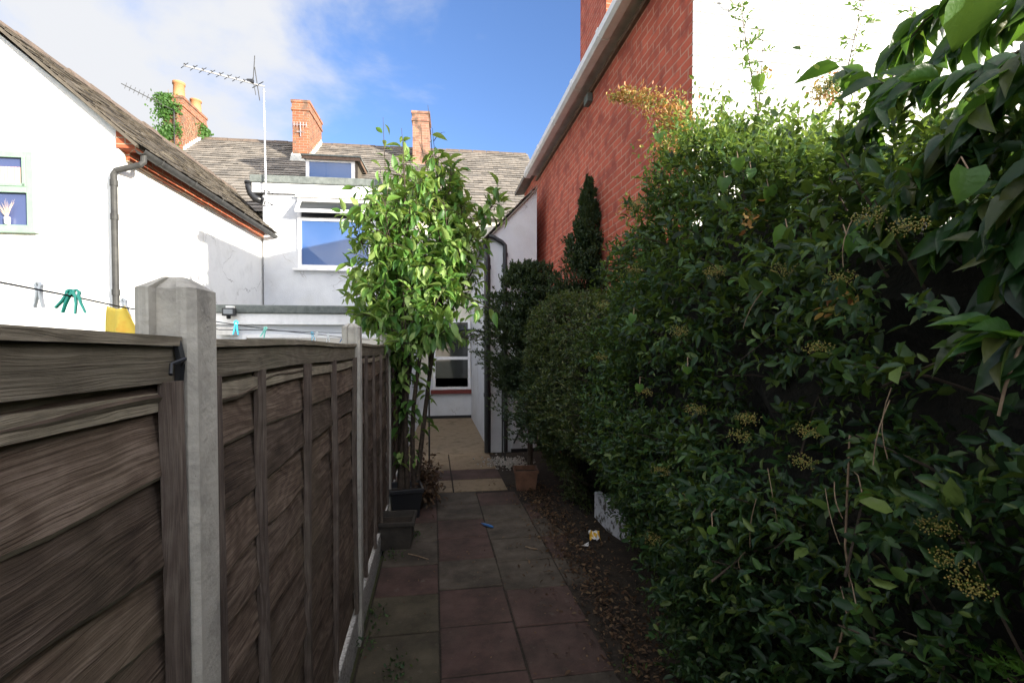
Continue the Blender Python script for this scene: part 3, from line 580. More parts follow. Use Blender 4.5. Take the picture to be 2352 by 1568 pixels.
# orange brick corner and brick course under the eave
m = MB(); m.prism([(WU-.005, 4.0), (WU+.16, 4.0), (WU+.16, 4.03), (WU-.005, 4.16)], 'Y', WV-.03, WV-.002) if False else None
bz0 = hz(276, 345, WV); 
m = MB(); m.prism([(WU-.01, bz0), (WU+.22, bz0), (WU+.22, bz0+.02), (WU-.01, bz0+.22)], 'Y', WV-.025, WV+.12); m.build('brick_corbel', 'orange', wing)
m = MB(); m.box(WU+.001, WU+.05, WV+.12, 12.6, WZ-.32, WZ-.12); m.build('brick_course', 'orange', wing)
# gutter
gx = WU+.28; gz_ = WZ-.235
m = MB(); n = 10
def halfpipe(mb, p0, p1, r, th=.006, seg=10):
    p0, p1 = Vector(p0), Vector(p1); t = (p1-p0).normalized(); side = t.cross(Vector((0, 0, 1))).normalized(); vs = []
    for p in (p0, p1):
        for rr in (r, r-th):
            for k in range(seg+1):
                a = math.pi*k/seg; vs.append(p+side*math.cos(a)*rr-Vector((0, 0, 1))*math.sin(a)*rr)
    s1 = seg+1; fs = []
    for k in range(seg): fs += [(k, k+1, 2*s1+k+1, 2*s1+k), (s1+k+1, s1+k, 3*s1+k, 3*s1+k+1)]
    for b in (0, 2*s1):
        for k in range(seg): fs.append((b+k, b+s1+k, b+s1+k+1, b+k+1))
    for k in (0, seg): fs.append((k, 2*s1+k, 3*s1+k, s1+k))
    mb.add(vs, fs)
halfpipe(m, (gx, WV-.06, gz_), (gx, 10.74, gz_-.03), .058)
for yb in np.arange(WV+.3, 10.6, .8): m.tube([(gx-.062, yb, gz_), (gx-.04, yb, gz_-.05), (gx, yb, gz_-.064), (gx+.045, yb, gz_-.045), (gx+.064, yb, gz_+.004)], .008, 5)
gt = m.build('gutter', 'gutter', wing)
m = MB(); px_ = WU-.02
m.tube([(gx, WV+.0, gz_-.04), (gx, WV-.005, gz_-.13), (gx-.02, WV-.03, gz_-.17), (px_+.02, WV-.055, gz_-.26), (px_, WV-.06, gz_-.31), (px_, WV-.06, 0)], .034, 12)
for z in (3.6, 3.2, 2.3, 1.4): m.tube([(px_, WV-.06, z), (px_, WV-.06, z+.07)], .041, 12)
m.build('downpipe', 'gutter', wing, smooth=False)
m = MB(); m.tube([(WU+.008, 8.36, WZ-.2), (WU+.008, 8.36, 1.0)], .006, 5); m.build('cable', 'upvcg', wing)
gu0, gu1 = hu(-80, WV), hu(92, WV); wz1, wz0 = hz(40, 355, WV), hz(40, 531, WV); wzm = hz(40, 441, WV)
f = MB(); fw = .07
f.box(gu0, gu0+fw, WV-.05, WV+.01, wz0, wz1); f.box(gu1-fw, gu1, WV-.05, WV+.01, wz0, wz1); f.box(gu0+fw, gu1-fw, WV-.05, WV+.01, wz1-fw, wz1); f.box(gu0+fw, gu1-fw, WV-.05, WV+.01, wz0, wz0+fw*.8)
f.box(gu0+fw, gu1-fw, WV-.06, WV+.01, wzm-.035, wzm+.035)
f.box(gu1-fw-.035, gu1-fw-.001, WV-.065, WV, wzm+.036, wz1-fw); f.box(gu0+fw, gu1-fw, WV-.065, WV, wzm+.037, wzm+.07)
gw_ = f.build('window', 'green', wing, bevel=.003)
g = MB(); g.box(gu0+.03, gu1-.03, WV-.012, WV-.006, wz0+.03, wz1-.03); g.build('pane', 'paneshut', gw_)
g = MB(); 
for k in range(9): xx = hu(14, WV)-.1+k*.036; g.box(xx, xx+.028, WV-.02, WV-.0125, hz(30, 425, WV), hz(30, 388, WV))
g.build('slatted_blind', noisy('pink_blind', (.6, .38, .32), (.7, .46, .4), 5, .6, 0), gw_)
g = MB(); g.box(gu0-.03, gu1+.03, WV-.075, WV-.0, wz0-.035, wz0-.002); g.build('sill', 'green', gw_)
# vase of dried flowers on the sill
vz = empty('flower_vase', (0, 0, 0), HA, 'white vase with dried pampas stems on the green window sill', 'vase')
vu, vv = hu(32, WV), WV-.045
g = MB(); z0 = wz0+.056; g.tube([(vu, vv, z0), (vu, vv, z0+.02), (vu, vv, z0+.08), (vu, vv, z0+.09)], [.022, .028, .030, .027], 14); g.build('vase', 'upvc', vz, smooth=True)
g = MB()
for k in range(44):
    a = random.uniform(-.6, .55); hh = random.uniform(.06, .24)
    g.tube([(vu, vv, z0+.07), (vu+a*hh*.5-.01, vv-.006, z0+.07+hh*.6), (vu+a*hh-.02, vv-.008, z0+.07+hh)], [.0007, .0016, .0006], 4)
g.build('dried_stems', noisy('dried_flower', (.5, .36, .26), (.7, .55, .42), 20, .9, 0), vz)
# ------------------------------------------------------------------ white rear extension: two flat-roofed boxes
ext = empty('house_extension', (0, 0, 0), HA, 'white flat-roofed two storey extension with felt roof edges and open top window', 'building')
EVX = 10.75; eu0, eu1 = -3.96, hu(872, EVX); ez = hz(700, 452, EVX)
m = MB(); m.box(eu0, eu1, EVX, 13.4, 0, ez+.05); m.build('upper_wall', 'render_grey', ext)
m = MB(); m.box(eu0-.16, eu1+.02, EVX-.09, EVX-.065, hz(700, 451, EVX), hz(700, 430, EVX)); m.box(eu0-.16, eu1+.02, EVX-.064, EVX+.0, hz(700, 451, EVX)+.02, hz(700, 451, EVX)+.04); 
m.box(eu0-.18, eu0-.161, EVX-.09, 12.2, hz(700, 451, EVX), hz(700, 430, EVX)); m.box(eu1+.021, eu1+.045, EVX-.09, 12.2, hz(700, 451, EVX), hz(700, 430, EVX)); m.build('fascia', 'upvc', ext)
m = MB(); fz1 = hz(700, 412, EVX); m.box(eu0-.22, eu1+.07, EVX-.12, 12.6, hz(700, 429, EVX), fz1)
x = eu0-.22
m.build('upper_roof', 'felt', ext, bevel=.02)
m = MB()
for k in range(6): xx = eu0+.3+k*.42; m.box(xx, xx+.03, EVX-.126, EVX-.1205, hz(700, 428, EVX), fz1-.02)
# window with open top sash
wu0, wu1 = hu(688, EVX), hu(857, EVX); W1, W0 = hz(770, 461, EVX), hz(770, 619, EVX); WT = hz(770, 508, EVX)
f = MB(); fw = .075
f.box(wu0, wu0+fw, EVX-.055, EVX+.02, W0, W1); f.box(wu1-fw, wu1, EVX-.055, EVX+.02, W0, W1); f.box(wu0+fw, wu1-fw, EVX-.055, EVX+.02, W0, W0+fw); f.box(wu0+fw, wu1-fw, EVX-.055, EVX+.02, W1-fw, W1); f.box(wu0+fw, wu1-fw, EVX-.055, EVX+.02, WT-.035, WT+.035)
wf = f.build('window', 'upvc', ext, bevel=.004)
g = MB(); g.box(wu0+.04, wu1-.04, EVX-.02, EVX-.014, W0+.04, WT); g.build('pane', 'paneblue', wf)
g = MB(); g.box(wu0+.04, wu1-.04, EVX-.01, EVX-.004, WT, W1-.04); g.build('dark_opening', 'black', wf)
g = MB(); g.box(wu0-.09, wu1+.06, EVX-.12, EVX-.0, W0-.05, W0-.004); g.build('sill', 'upvc', wf)
g = MB(); sh = (W1-.05)-(WT+.03); ang = R(40)
ax = Vector((0, -math.sin(ang), -math.cos(ang))); nx = Vector((0, -math.cos(ang), math.sin(ang))); O = Vector((0, EVX-.06, W1-.04)); sh *= 1.15
def sashbar(ua, ub, s0, s1, t0=-.02, t1=.02, mb=None):
    mb.add([Vector((u, 0, 0))+O+ax*s+nx*t for u in (ua, ub) for s in (s0, s1) for t in (t0, t1)], [(0, 1, 3, 2), (4, 6, 7, 5), (0, 4, 5, 1), (2, 3, 7, 6), (0, 2, 6, 4), (1, 5, 7, 3)])
sashbar(wu0+.03, wu0+.10, 0, sh, mb=g); sashbar(wu1-.10, wu1-.03, 0, sh, mb=g); sashbar(wu0+.10, wu1-.10, 0, .07, mb=g); sashbar(wu0+.10, wu1-.10, sh-.07, sh, mb=g)
g.build('open_sash', 'upvc', wf)
g = MB(); sashbar(wu0+.09, wu1-.09, .06, sh-.06, -.003, .003, mb=g); g.build('sash_pane', 'panedark', wf)
g = MB(); g.box(wu0-.02, wu1+.02, EVX-.11, EVX-.056, W1+.002, W1+.05); g.build('drip_rail', 'upvcg', wf)
# soil pipe elbow beside the fascia
m = MB(); a0 = Vector((eu0-.24, EVX-.02, fz1-.25))
m.tube([a0+Vector((-.02, 0, .10)), a0+Vector((-.02, 0, .0)), a0+Vector((.02, -.01, -.12)), a0+Vector((.10, -.01, -.22)), a0+Vector((.26, .01, -.27))], .075, 14); m.tube([a0+Vector((-.02, 0, .08)), a0+Vector((-.02, 0, .125))], .09, 14)
m.build('waste_pipe', 'black', ext, smooth=True)
# lower storey
LV = 7.6; lu0, lu1 = hu(470, LV), hu(928, LV)
lz1 = hz(700, 703, LV); lz0 = hz(700, 722, LV); lf = hz(700, 746, LV)
m = MB(); m.box(lu0, lu1, LV, EVX-.002, 0, lz0-.01); m.build('lower_wall', 'render_grey', ext)
m = MB(); m.box(lu0-.03, lu1-.22, LV-.10, LV-.075, lf, lz0); m.box(lu0-.03, lu1-.22, LV-.074, LV, lf+.02, lf+.035); m.build('fascia', 'upvc', ext)
m = MB(); m.box(lu0+.14, lu1-.2, LV-.14, EVX-.003, lz0+.002, lz1); m.build('lower_roof', 'felt', ext, bevel=.02)
m = MB()
for k in range(5): xx = lu0+.4+k*.55; m.box(xx, xx+.02, LV-.146, LV-.1405, lz0+.006, lz1-.02)
window(ext, hu(560, LV), hu(880, LV), LV, .95, hz(700, 768, LV), .055, name='window', pane='panedark')
m = MB(); m.box(hu(508, LV), hu(548, LV), LV-.16, LV-.002, hz(520, 770, LV), hz(520, 752, LV)); m.build('boiler_vent', 'upvcg', ext, bevel=.004)
# floodlight
fl = empty('floodlight', (0, 0, 0), HA, 'black floodlight with motion sensor on the lower white fascia', 'outdoor light')
fu, fz_ = hu(528, LV-.2), hz(528, 716, LV-.2); fv = LV-.2
m = MB(); m.box(fu-.09, fu+.09, fv-.04, fv+.03, fz_-.06, fz_+.055); lb = m.build('housing', 'black', fl, bevel=.01)
m = MB(); m.box(fu-.062, fu+.062, fv-.045, fv-.0405, fz_-.033, fz_+.033); m.build('lens', glass('lamp_lens', (.22, .23, .25), .04), lb)
m = MB(); m.tube([(fu, fv-.03, fz_-.06), (fu, fv-.02, fz_-.10)], [.03, .028], 12); m.build('sensor', 'black', fl)
m = MB(); m.box(fu-.05, fu+.05, fv+.0, fv+.10, fz_+.056, fz_+.085); m.build('bracket', 'upvc', fl)
# ------------------------------------------------------------------ TV aerial
av_ = EVX-.20; ae = empty('tv_aerial', (0, 0, 0), HA, 'long silver television aerial on a tall mast clamped to white extension', 'aerial')
au = hu(613, av_); az0, az1 = hz(613, 473, av_), hz(610, 208, av_)
m = MB(); m.tube([(au+.02, av_, az0), (au-.005, av_, az1-.03)], .017, 10)
for k in range(12): z = az0+(az1-az0)*(k+.5)/12; m.tube([(au+.008, av_, z), (au+.008, av_, z+.012)], .021, 8)
mast = m.build('mast', 'alu', ae)
for z in (az0+.06, az0+.30):
    m = MB(); m.tube([(au, av_-.02, z), (au-.10, EVX-.003, z-.03)], .011, 6); m.tube([(au+.02, av_-.02, z), (au+.08, EVX-.003, z)], .011, 6); m.build('bracket', 'gutter', mast)
b1 = Vector((au+.02, av_-.03, az1)); d_ = 9.3
b0 = Vector((hu(432, 9.4), 9.4, hz(432, 159, 9.4)))
m = MB(); m.tube([b1, b0], .016, 8); bm_ = m.build('boom', 'alu', ae)
m = MB(); bd = (b0-b1).normalized(); sd_ = bd.cross(Vector((0, 0, 1))).normalized(); upb = sd_.cross(bd)
L = (b0-b1).length
for k in range(8): p = b1.lerp(b0, .28+.71*k/7); m.tube([p-sd_*.14+upb*.0, p+sd_*.14], .006, 5); m.box(p.x-.012, p.x+.012, p.y-.012, p.y+.012, p.z+.01, p.z+.035)
p = b1.lerp(b0, .09); m.tube([p-upb*.30-bd*-.02, p+upb*.33-bd*.0], .009, 5); m.tube([p+bd*.07+sd_*.02-upb*.2, p+bd*.07+upb*.12+sd_*.02], .007, 5); m.tube([p-sd_*.2, p+sd_*.2], .008, 5)
p = b1.lerp(b0, .16); m.tube([p+upb*.02-sd_*.02, p+upb*.55+bd*-.15], .008, 5)
m.build('elements', 'gutter', bm_)
p = b1.lerp(b0, .19); m = MB(); m.box(p.x-.06, p.x+.06, p.y-.03, p.y+.03, p.z-.0, p.z+.07); m.build('junction_box', 'black', bm_, bevel=.01)
# ------------------------------------------------------------------ right: red and white painted brick house
rb = empty('brick_house', (0, 0, 0), 0, 'tall house with red painted brick side and white painted gable behind the hedge', 'house')
RX, RY0, RY1, REZ = 1.80, 3.19, 8.36, 4.74
RW = 6.2; RP = .16
m = MB(); m.add([(RX, RY0, 0), (RX, RY1+1.2, 0), (RX, RY1+1.2, REZ), (RX, RY0, REZ)], [(0, 3, 2, 1)]); m.box(RX, RX+.2, RY0, RY1+1.2, 0, REZ)
m = MB(); m.box(RX, RX+.22, RY0+.012, RY1+1.2, 0, REZ); m.build('red_side_wall', 'redbrick', rb)
m = MB(); h = REZ+(RW/2)*RP; poly = [(RX+.004, 0), (RX+RW, 0), (RX+RW, REZ), (RX+RW/2, h), (RX+.004, REZ)]
m.prism(poly, 'Y', RY0, RY0+.010); m.prism([(RX+.225, 0), (RX+RW, 0), (RX+RW, REZ), (RX+RW/2, h-.05), (RX+.225, REZ)], 'Y', RY0+.0105, RY1+1.2); m.build('white_gable_wall', 'whitebrick', rb)
m = MB(); ridge = Vector((RX+RW/2, RY0-.12, h+.1)); dn = Vector((-1, 0, -RP)).normalized(); ll = math.hypot(RW/2, RW/2*RP)+.17
a = ridge; b = ridge+dn*ll; y2 = Vector((0, RY1+1.5-RY0, 0)); dn2_ = Vector((1, 0, -RP)).normalized(); c = ridge+dn2_*ll
for p, q in ((a, b), (a, c)):
    th = Vector((0, 0, -.07)); m.add([p, p+y2, q+y2, q, p+th, p+y2+th, q+y2+th, q+th], [(0, 1, 2, 3), (4, 7, 6, 5), (0, 3, 7, 4), (1, 5, 6, 2), (3, 2, 6, 7)])
m.build('roof', 'slate', rb)
# gutter and soffit along the red wall
m = MB(); gx0 = 1.56; gz0 = 4.65
sec = [(gx0, gz0+.07), (gx0, gz0), (gx0+.03, gz0-.03), (gx0+.11, gz0-.03), (gx0+.125, gz0), (gx0+.125, gz0+.07)]
yy = RY1-.02
k = 0; y = RY0-.1
while y < yy: m.prism(sec, 'Y', y, min(y+.9, yy)); y += .9
for y in np.arange(RY0+.5, yy, .9):
    m.prism([(gx0-.006, gz0+.076), (gx0-.006, gz0-.004), (gx0+.028, gz0-.037), (gx0+.112, gz0-.037), (gx0+.13, gz0-.004), (gx0+.13, gz0+.076)], 'Y', y-.1, y-.04)
m.build('gutter', 'upvc', rb)
m = MB(); m.box(gx0+.128, RX-.001, RY0-.08, yy, gz0+.02, gz0+.035); m.build('soffit', 'upvcg', rb)
m = MB(); m.box(RX-.035, RX-.001, RY0, yy, gz0-.075, gz0-.03); m.build('rafter_feet', 'brownwood', rb)
m = MB(); m.box(RX-.06, RX-.002, 5.35, 5.5, gz0-.17, gz0-.076); m.build('corbel_stone', 'felt', rb)
cx0 = 2.53
cc = chimney(cx0, cx0+.68, 6.93, 8.2, 4.7, 8.9, rb, mat='redbrick')
m = MB(); m.box(cx0-.11, cx0-.002, 7.6, 8.35, 5.2, 5.85); m.build('flashing', 'felt', cc, bevel=.02)
m = MB(); m.box(cx0-.001, cx0+.38, 6.92, 6.928, 5.0, 5.95); m.build('render_patch', 'cream', cc)
m = MB(); m.box(cx0-.001, cx0+.68, 6.92, 6.928, 5.951, 8.4); m.build('orange_face', 'orange', cc)
m = MB(); p = atY(1668, 20, RY0-.05); m.tube([(p.x, p.y+.06, p.z+.6), (p.x, p.y, p.z+.5), (p.x, p.y, p.z+.03), (p.x+.03, p.y, p.z), (p.x+.10, p.y, p.z-.01)], .01, 6); m.build('overflow_pipe', 'cream', rb)
# ------------------------------------------------------------------ white outhouse on the right of the path
ob = empty('white_outhouse', (0, 0, 0), 0, 'narrow white lean-to with black drainpipes between the path and the red wall', 'building')
OR_ = 1.64; OX, OY = .88, 7.62; oz1 = 3.42; oz2 = 4.2
m = MB(); m.prism([(OX, 0), (OX, oz1), (OR_-.002, oz2), (OR_-.002, 0)], 'Y', OY, 11.49); m.build('wall', 'render_grey', ob)
m = MB(); m.prism([(OX-.012, oz1-.03), (OX-.012, oz1-.0), (OR_-.004, oz2+.02), (OR_-.004, oz2-.01)], 'Y', OY-.05, OY-.001) 
o_ = Vector((OR_-.02, OY-.06, oz2+.03)); dn = Vector((OX-OR_, 0, oz1-oz2)).normalized()
slates(m, o_, (0, 1, 0), dn, 3.9, 1.18, .12, .2, .012, .012); m.build('roof', 'slate', ob)
m = MB(); halfpipe(m, (OX-.09, OY-.05, oz1-.06), (OX-.09, 11.3, oz1-.10), .055); m.build('gutter', 'black', ob)
m = MB(); m.tube([(OX-.09, OY-.02, oz1-.1), (OX-.075, OY-.03, oz1-.25), (OX-.045, OY-.05, oz1-.35), (OX-.045, OY-.05, .02)], .052, 12)
for z in (2.9, 1.95, .9): m.tube([(OX-.045, OY-.05, z), (OX-.045, OY-.05, z+.06)], .06, 12)
m.build('drainpipe', 'black', ob)
pq = atY(1160, 562, OY-.05); m = MB()
m.tube([(OX-.02, OY-.05, pq.z+.12), (OX+.06, OY-.05, pq.z+.10), (pq.x-.05, OY-.05, pq.z+.03), (pq.x, OY-.05, pq.z-.02), (pq.x, OY-.05, pq.z-.12), (pq.x+.01, OY-.05, 0.02)], .034, 12)
for z in (pq.z-.2, 1.5, .5): m.tube([(pq.x+.005, OY-.05, z), (pq.x+.005, OY-.05, z+.06)], .041, 12)
m.build('drainpipe', 'black', ob)
m = MB(); pd = atY(1176, 700, OY).x
m.box(pd, OR_-.03, OY-.03, OY-.001, .06, 1.95); dr = m.build('door', 'render_grey', ob)
m = MB(); z0 = atY(1190, 925, OY).z; z1 = 1.7
m.box(pd+.03, pd+.09, OY-.05, OY-.031, z0, z1); m.box(pd+.09, OR_-.08, OY-.05, OY-.031, z0, z0+.06); m.build('window_frame', 'upvc', dr)
m = MB(); m.box(pd+.09, OR_-.08, OY-.04, OY-.032, z0+.06, z1); m.build('pane', 'panedark', dr)
m = MB(); m.box(pd-.02, OR_-.005, OY-.035, OY-.001, .0, .055); m.build('threshold', 'black', dr)
m = MB(); m.tube([(pd+.02, OY-.05, .15), (pd+.26, OY-.05, .62)], .014, 6); m.build('brace', 'black', dr)
m = MB(); p = atY(1176, 608, OY-.06); m.tube([(p.x-.045, p.y, p.z+.015), (p.x+.04, p.y, p.z+.015)], .014, 8); m.tube([(p.x+.01, p.y, p.z), (p.x+.06, p.y-.02, p.z-.02)], .018, 8); m.tube([(p.x, p.y+.06, p.z), (p.x, p.y, p.z)], .01, 6)
tag(m.build('security_lamp', 'gutter'), 'small outdoor lamp on the white outhouse wall beside the drainpipe', 'outdoor light')
m = MB(); p0 = (OX-.012, 8.1, 3.0)
m.tube([(OX-.012, 8.3, 2.6), (OX-.012, 8.25, 1.7), (OX-.014, 8.0, .9), (OX-.012, 7.9, .1)], .009, 6)
m.build('waste_hose', 'black', ob)
#==OBJECTS==
# ------------------------------------------------------------------ cherry tree in front of the extension
def curve(p0, p1, bend, n=9, sag=0):
    p0, p1 = Vector(p0), Vector(p1); out = []
    for i in range(n):
        t = i/(n-1); p = p0.lerp(p1, t); p += Vector(bend)*math.sin(t*math.pi); out.append(p)
    return out
tr = empty('young_cherry_tree', (-.28, 5.10, 0), 0, 'slender multi-stemmed young tree with pale green leaves beside the fence end', 'tree')
TB = Vector((-.28, 5.10, .15)); toloc = Vector((-.28, 5.10, 0))
tips = [(883, 275, 5.9, 16), (985, 248, 5.8, 18), (1150, 445, 5.7, 16), (850, 500, 5.6, 18), (815, 520, 5.7, 14), (1060, 430, 5.9, 20), (925, 345, 6.0, 22), (965, 330, 5.8, 18), (995, 300, 5.95, 16), (925, 300, 5.7, 14), (1040, 385, 5.8, 16), (960, 420, 5.4, 22), (1010, 360, 6.1, 18), (830, 640, 5.7, 18), (1090, 620, 5.6, 20), (1150, 720, 5.5, 16), (890, 560, 5.5, 22), (1030, 560, 5.4, 24), (880, 720, 5.6, 16), (1000, 690, 5.3, 20), (1120, 540, 6.0, 16), (905, 440, 5.7, 22), (960, 620, 6.1, 22), (1080, 690, 5.9, 16)]
tm = MB(); LP, LA, LN = [], [], []
rnd = random.Random(11)
for k in range(40):
    py = rnd.uniform(380, 790); q = (py-390)/370; lo = 862-75*min(1, q*3)+40*max(0, q-.6)*2.5; hi = 1050+70*math.sin(min(1, q*1.1)*math.pi); tips.append((rnd.uniform(lo, hi), py, 5.75+rnd.uniform(-.45, .45), 16))
stems = []
for i in range(6):
    a = TB+Vector((rnd.uniform(-.09, .09), rnd.uniform(-.1, .1), -.15)); b = at(900+i*22+rnd.uniform(-8, 8), 690+rnd.uniform(-50, 40), 4.9+rnd.uniform(-.2, .25))
    c = curve(a, b, (rnd.uniform(-.10, .08), rnd.uniform(-.06, .06), 0)); tm.tube([p-toloc for p in c], [.030-.015*k/8 for k in range(9)], 7); stems.append(c)
for (px, py, d, nl) in tips:
    tip = at(px, py, d-.85); st = min(stems, key=lambda c: (c[-1]-tip).length); root = st[rnd.choice([5, 6, 7, 8, 8])]
    bd = Vector((rnd.uniform(-.05, .05), rnd.uniform(-.06, .06), rnd.uniform(.0, .08))); out = (tip-root).normalized()
    bd += Vector((-.12*out.x, 0, .12*abs(out.x))) if out.z < .7 else Vector((0, 0, 0))
    c = curve(root, tip, bd, 12); tm.tube([p-toloc for p in c], [.011-.009*k/11 for k in range(12)], 6)
    subs = [(c, nl)]
    for s in range(rnd.choice([5, 8, 11])):
        k = rnd.choice(range(3, 11)); r0 = c[k]; dd = Vector((rnd.gauss(0, 1), rnd.gauss(0, 1), rnd.uniform(-.5, .7))).normalized()
        if py < 300 and k > 6: continue
        e = r0+dd*rnd.uniform(.14, .30)+Vector((0, 0, .04)); cs = curve(r0, e, (0, 0, .03), 5); tm.tube([p-toloc for p in cs], [.0045, .004, .003, .002, .0015], 4); subs.append((cs, 9))
    for cs, n_ in subs:
        for k in range(n_):
            t = .2+.8*(k+rnd.random()*.5)/n_; t = min(t, 1); x = t*(len(cs)-1); i0 = min(int(x), len(cs)-2); p = cs[i0].lerp(cs[i0+1], x-i0); ax_ = (cs[i0+1]-cs[i0]).normalized()
            th = k*2.4+rnd.random(); side = ax_.cross(Vector((math.cos(th), math.sin(th), .3))).normalized()
            A = side*.9+ax_*.35+Vector((0, 0, rnd.uniform(-.75, .05))); 
            if nz3(p, 2.6, 3) < -.36: continue
            LP.append(p+side*.015); LA.append(A); LN.append(Vector((side.x*.6+rnd.gauss(0, .35), side.y*.6+rnd.gauss(0, .35), 1)))
# leaves low on the stems
for c in stems:
    for k in range(48):
        p = c[rnd.choice([2, 3, 4, 4, 5, 5, 6, 7, 7, 8])]+Vector((rnd.gauss(0, .02), rnd.gauss(0, .02), rnd.gauss(0, .05))); th = rnd.random()*6.3
        LP.append(p+Vector((rnd.gauss(0, .04), rnd.gauss(0, .04), 0))); LA.append(Vector((math.cos(th), math.sin(th), -.35))); LN.append(Vector((rnd.gauss(0, .3), rnd.gauss(0, .3), 1)))
tm.build('trunk', 'bark', tr, smooth=True)
P = np.array([tuple(p-toloc) for p in LP]); A = np.array([tuple(a) for a in LA]); Nn = np.array([tuple(n) for n in LN])
leaves('crown', P, A, Nn, rng.uniform(.055, .16, len(P)), 'leafT', tr, ltemplate(.44, .22, .35))
# ------------------------------------------------------------------ hedges
def hedge_profile(Y, z, spec):
    xf = spec['front'](Y, z); lump = .10*nz3((0, Y, z), 1.6, spec['seed'])+.06*nz3((0, Y, z), 4.0, spec['seed']+3)
    return xf-lump
def hedge(name, label, cat, spec, mat, leaf, nsh, per, shl, parent_loc, tpl=STPL, extra=None, holes=.22, depth=.20):
    root = empty(name, parent_loc, 0, label, cat); off = np.array(parent_loc); s = spec
    rnd = random.Random(spec['seed']*10)
    B, D = [], []
    while len(B) < nsh:
        Y = rnd.uniform(s['y0'], s['y1']); zt = s['top'](Y); q = rnd.random()*(zt+s['depth']*1.0)
        if q < zt:
            z = q; x = hedge_profile(Y, z, s); nrm = Vector((-1, 0, .15)); rr = max(0, (z-(zt-.25))/.25); x += .18*rr*rr; nrm = Vector((-1+.7*rr, 0, .15+.9*rr))
            hole = nz3((x*.5, Y, z), 2.1, s['seed']+9) < -holes
        else:
            f = (q-zt)/s['depth']; x = hedge_profile(Y, zt, s)+.16+f*s['depth']; z = zt+.08*nz3((x, Y, 0), 3, s['seed'])-.03; nrm = Vector((-.15, 0, 1)); hole = False
        k = rnd.random()**1.6*depth
        if hole: k += .16; 
        if hole and rnd.random() < .45: continue
        if s.get('reject') and s['reject'](x, Y, z): continue
        e0 = max(0, (s['y0']+.15-Y)/.15); e1 = max(0, (Y-(s['y1']-.2))/.2); nrm += Vector((0, -e0+e1, 0)); x += .14*(e0*e0+e1*e1)
        p = Vector((x, Y, z))-nrm.normalized()*k
        B.append(p); D.append(nrm.normalized()*.75+Vector((rnd.gauss(0, .5), rnd.gauss(0, .5), rnd.gauss(.25, .45))))
    B = np.array([tuple(b) for b in B]); D = np.array([tuple(d) for d in D])
    P, A, Nn = shoots(B, D, rng.uniform(shl*.5, shl*1.3, len(B)), per)
    Lf = leaf*rng.choice([.55, .75, 1.0, 1.0, 1.25, 1.5], len(P))*rng.uniform(.85, 1.15, len(P)); h_ = len(P)//2
    kk = rng.permutation(len(P)); k1, k2 = kk[:h_], kk[h_:]
    leaves('foliage', P[k1]-off, A[k1], Nn[k1], Lf[k1], mat, root, tpl); leaves('narrow_foliage', P[k2]-off, A[k2], Nn[k2], Lf[k2], mat, root, stemplate(.34, .22, .32))
    # bare twigs inside
    m = MB(); sel = rng.choice(len(B), min(len(B), 900), replace=False)
    for i in sel:
        b = Vector(B[i])-Vector(off); d = Vector(D[i]).normalized(); m.tube([b-d*.16+Vector((.05, 0, -.05)), b, b+d*shl*.9], [.004, .003, .0015], 4, cap=False)
    m.build('twigs', 'bark', root)
    # opaque near-black core; shade inside the hedge is put into its colour
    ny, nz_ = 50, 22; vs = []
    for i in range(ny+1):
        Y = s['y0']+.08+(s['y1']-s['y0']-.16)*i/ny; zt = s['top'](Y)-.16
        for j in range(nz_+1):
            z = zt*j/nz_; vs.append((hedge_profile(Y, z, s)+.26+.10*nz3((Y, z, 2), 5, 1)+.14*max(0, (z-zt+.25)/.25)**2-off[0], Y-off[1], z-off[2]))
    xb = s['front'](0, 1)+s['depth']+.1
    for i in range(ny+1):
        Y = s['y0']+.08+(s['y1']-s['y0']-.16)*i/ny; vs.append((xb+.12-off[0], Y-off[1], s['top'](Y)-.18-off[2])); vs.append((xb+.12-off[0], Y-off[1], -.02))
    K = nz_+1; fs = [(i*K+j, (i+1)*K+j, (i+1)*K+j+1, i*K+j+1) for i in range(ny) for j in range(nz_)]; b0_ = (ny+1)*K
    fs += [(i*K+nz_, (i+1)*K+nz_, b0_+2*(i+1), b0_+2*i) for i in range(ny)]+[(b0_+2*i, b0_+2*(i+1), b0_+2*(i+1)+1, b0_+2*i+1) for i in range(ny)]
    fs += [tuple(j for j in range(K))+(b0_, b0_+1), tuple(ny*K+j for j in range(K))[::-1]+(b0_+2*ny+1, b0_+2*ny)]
    m = MB(); m.add(vs, fs); m.build('dark_core', 'core', root)
    return root
def frontA(Y, z):
    x = .96+.11*max(0, Y-1.3)
    if z < 1.0: x += (.17+.19*min(1, max(0, Y-1.8)))*((1.0-z))**1.1
    if Y > 3.0 and z < .8: x += .5*(Y-3.0)*(.8-z)/.8
    return x
def topA(Y):
    ks = [(-3.5, 2.75), (.0, 2.62), (.5, 2.06), (1.2, 2.16), (1.6, 2.36), (2.0, 2.60), (2.5, 2.56), (2.9, 2.28), (3.3, 2.08), (3.6, 1.92)]
    for (a, b), (c, d) in zip(ks, ks[1:]):
        if Y <= c: return b+(d-b)*max(0, (Y-a))/(c-a)
    return ks[-1][1]
def hollow(x, Y, z):      # a dark gap in the near hedge under the leaning shrub
    return ((Y-.80)/.20)**2+((z-1.72)/.26)**2 < 1 and x < 1.35 and random.random() < .8
specA = dict(reject=hollow, seed=3, y0=-3.2, y1=3.65, front=frontA, top=topA, depth=.60)
HL = (1.3, 1.0, 0)
hA = hedge('pyracantha_hedge', 'tall dark glossy hedge with orange and gold berries along the right of the path', 'hedge', specA, 'leafA', .034, 10500, 11, .14, HL)
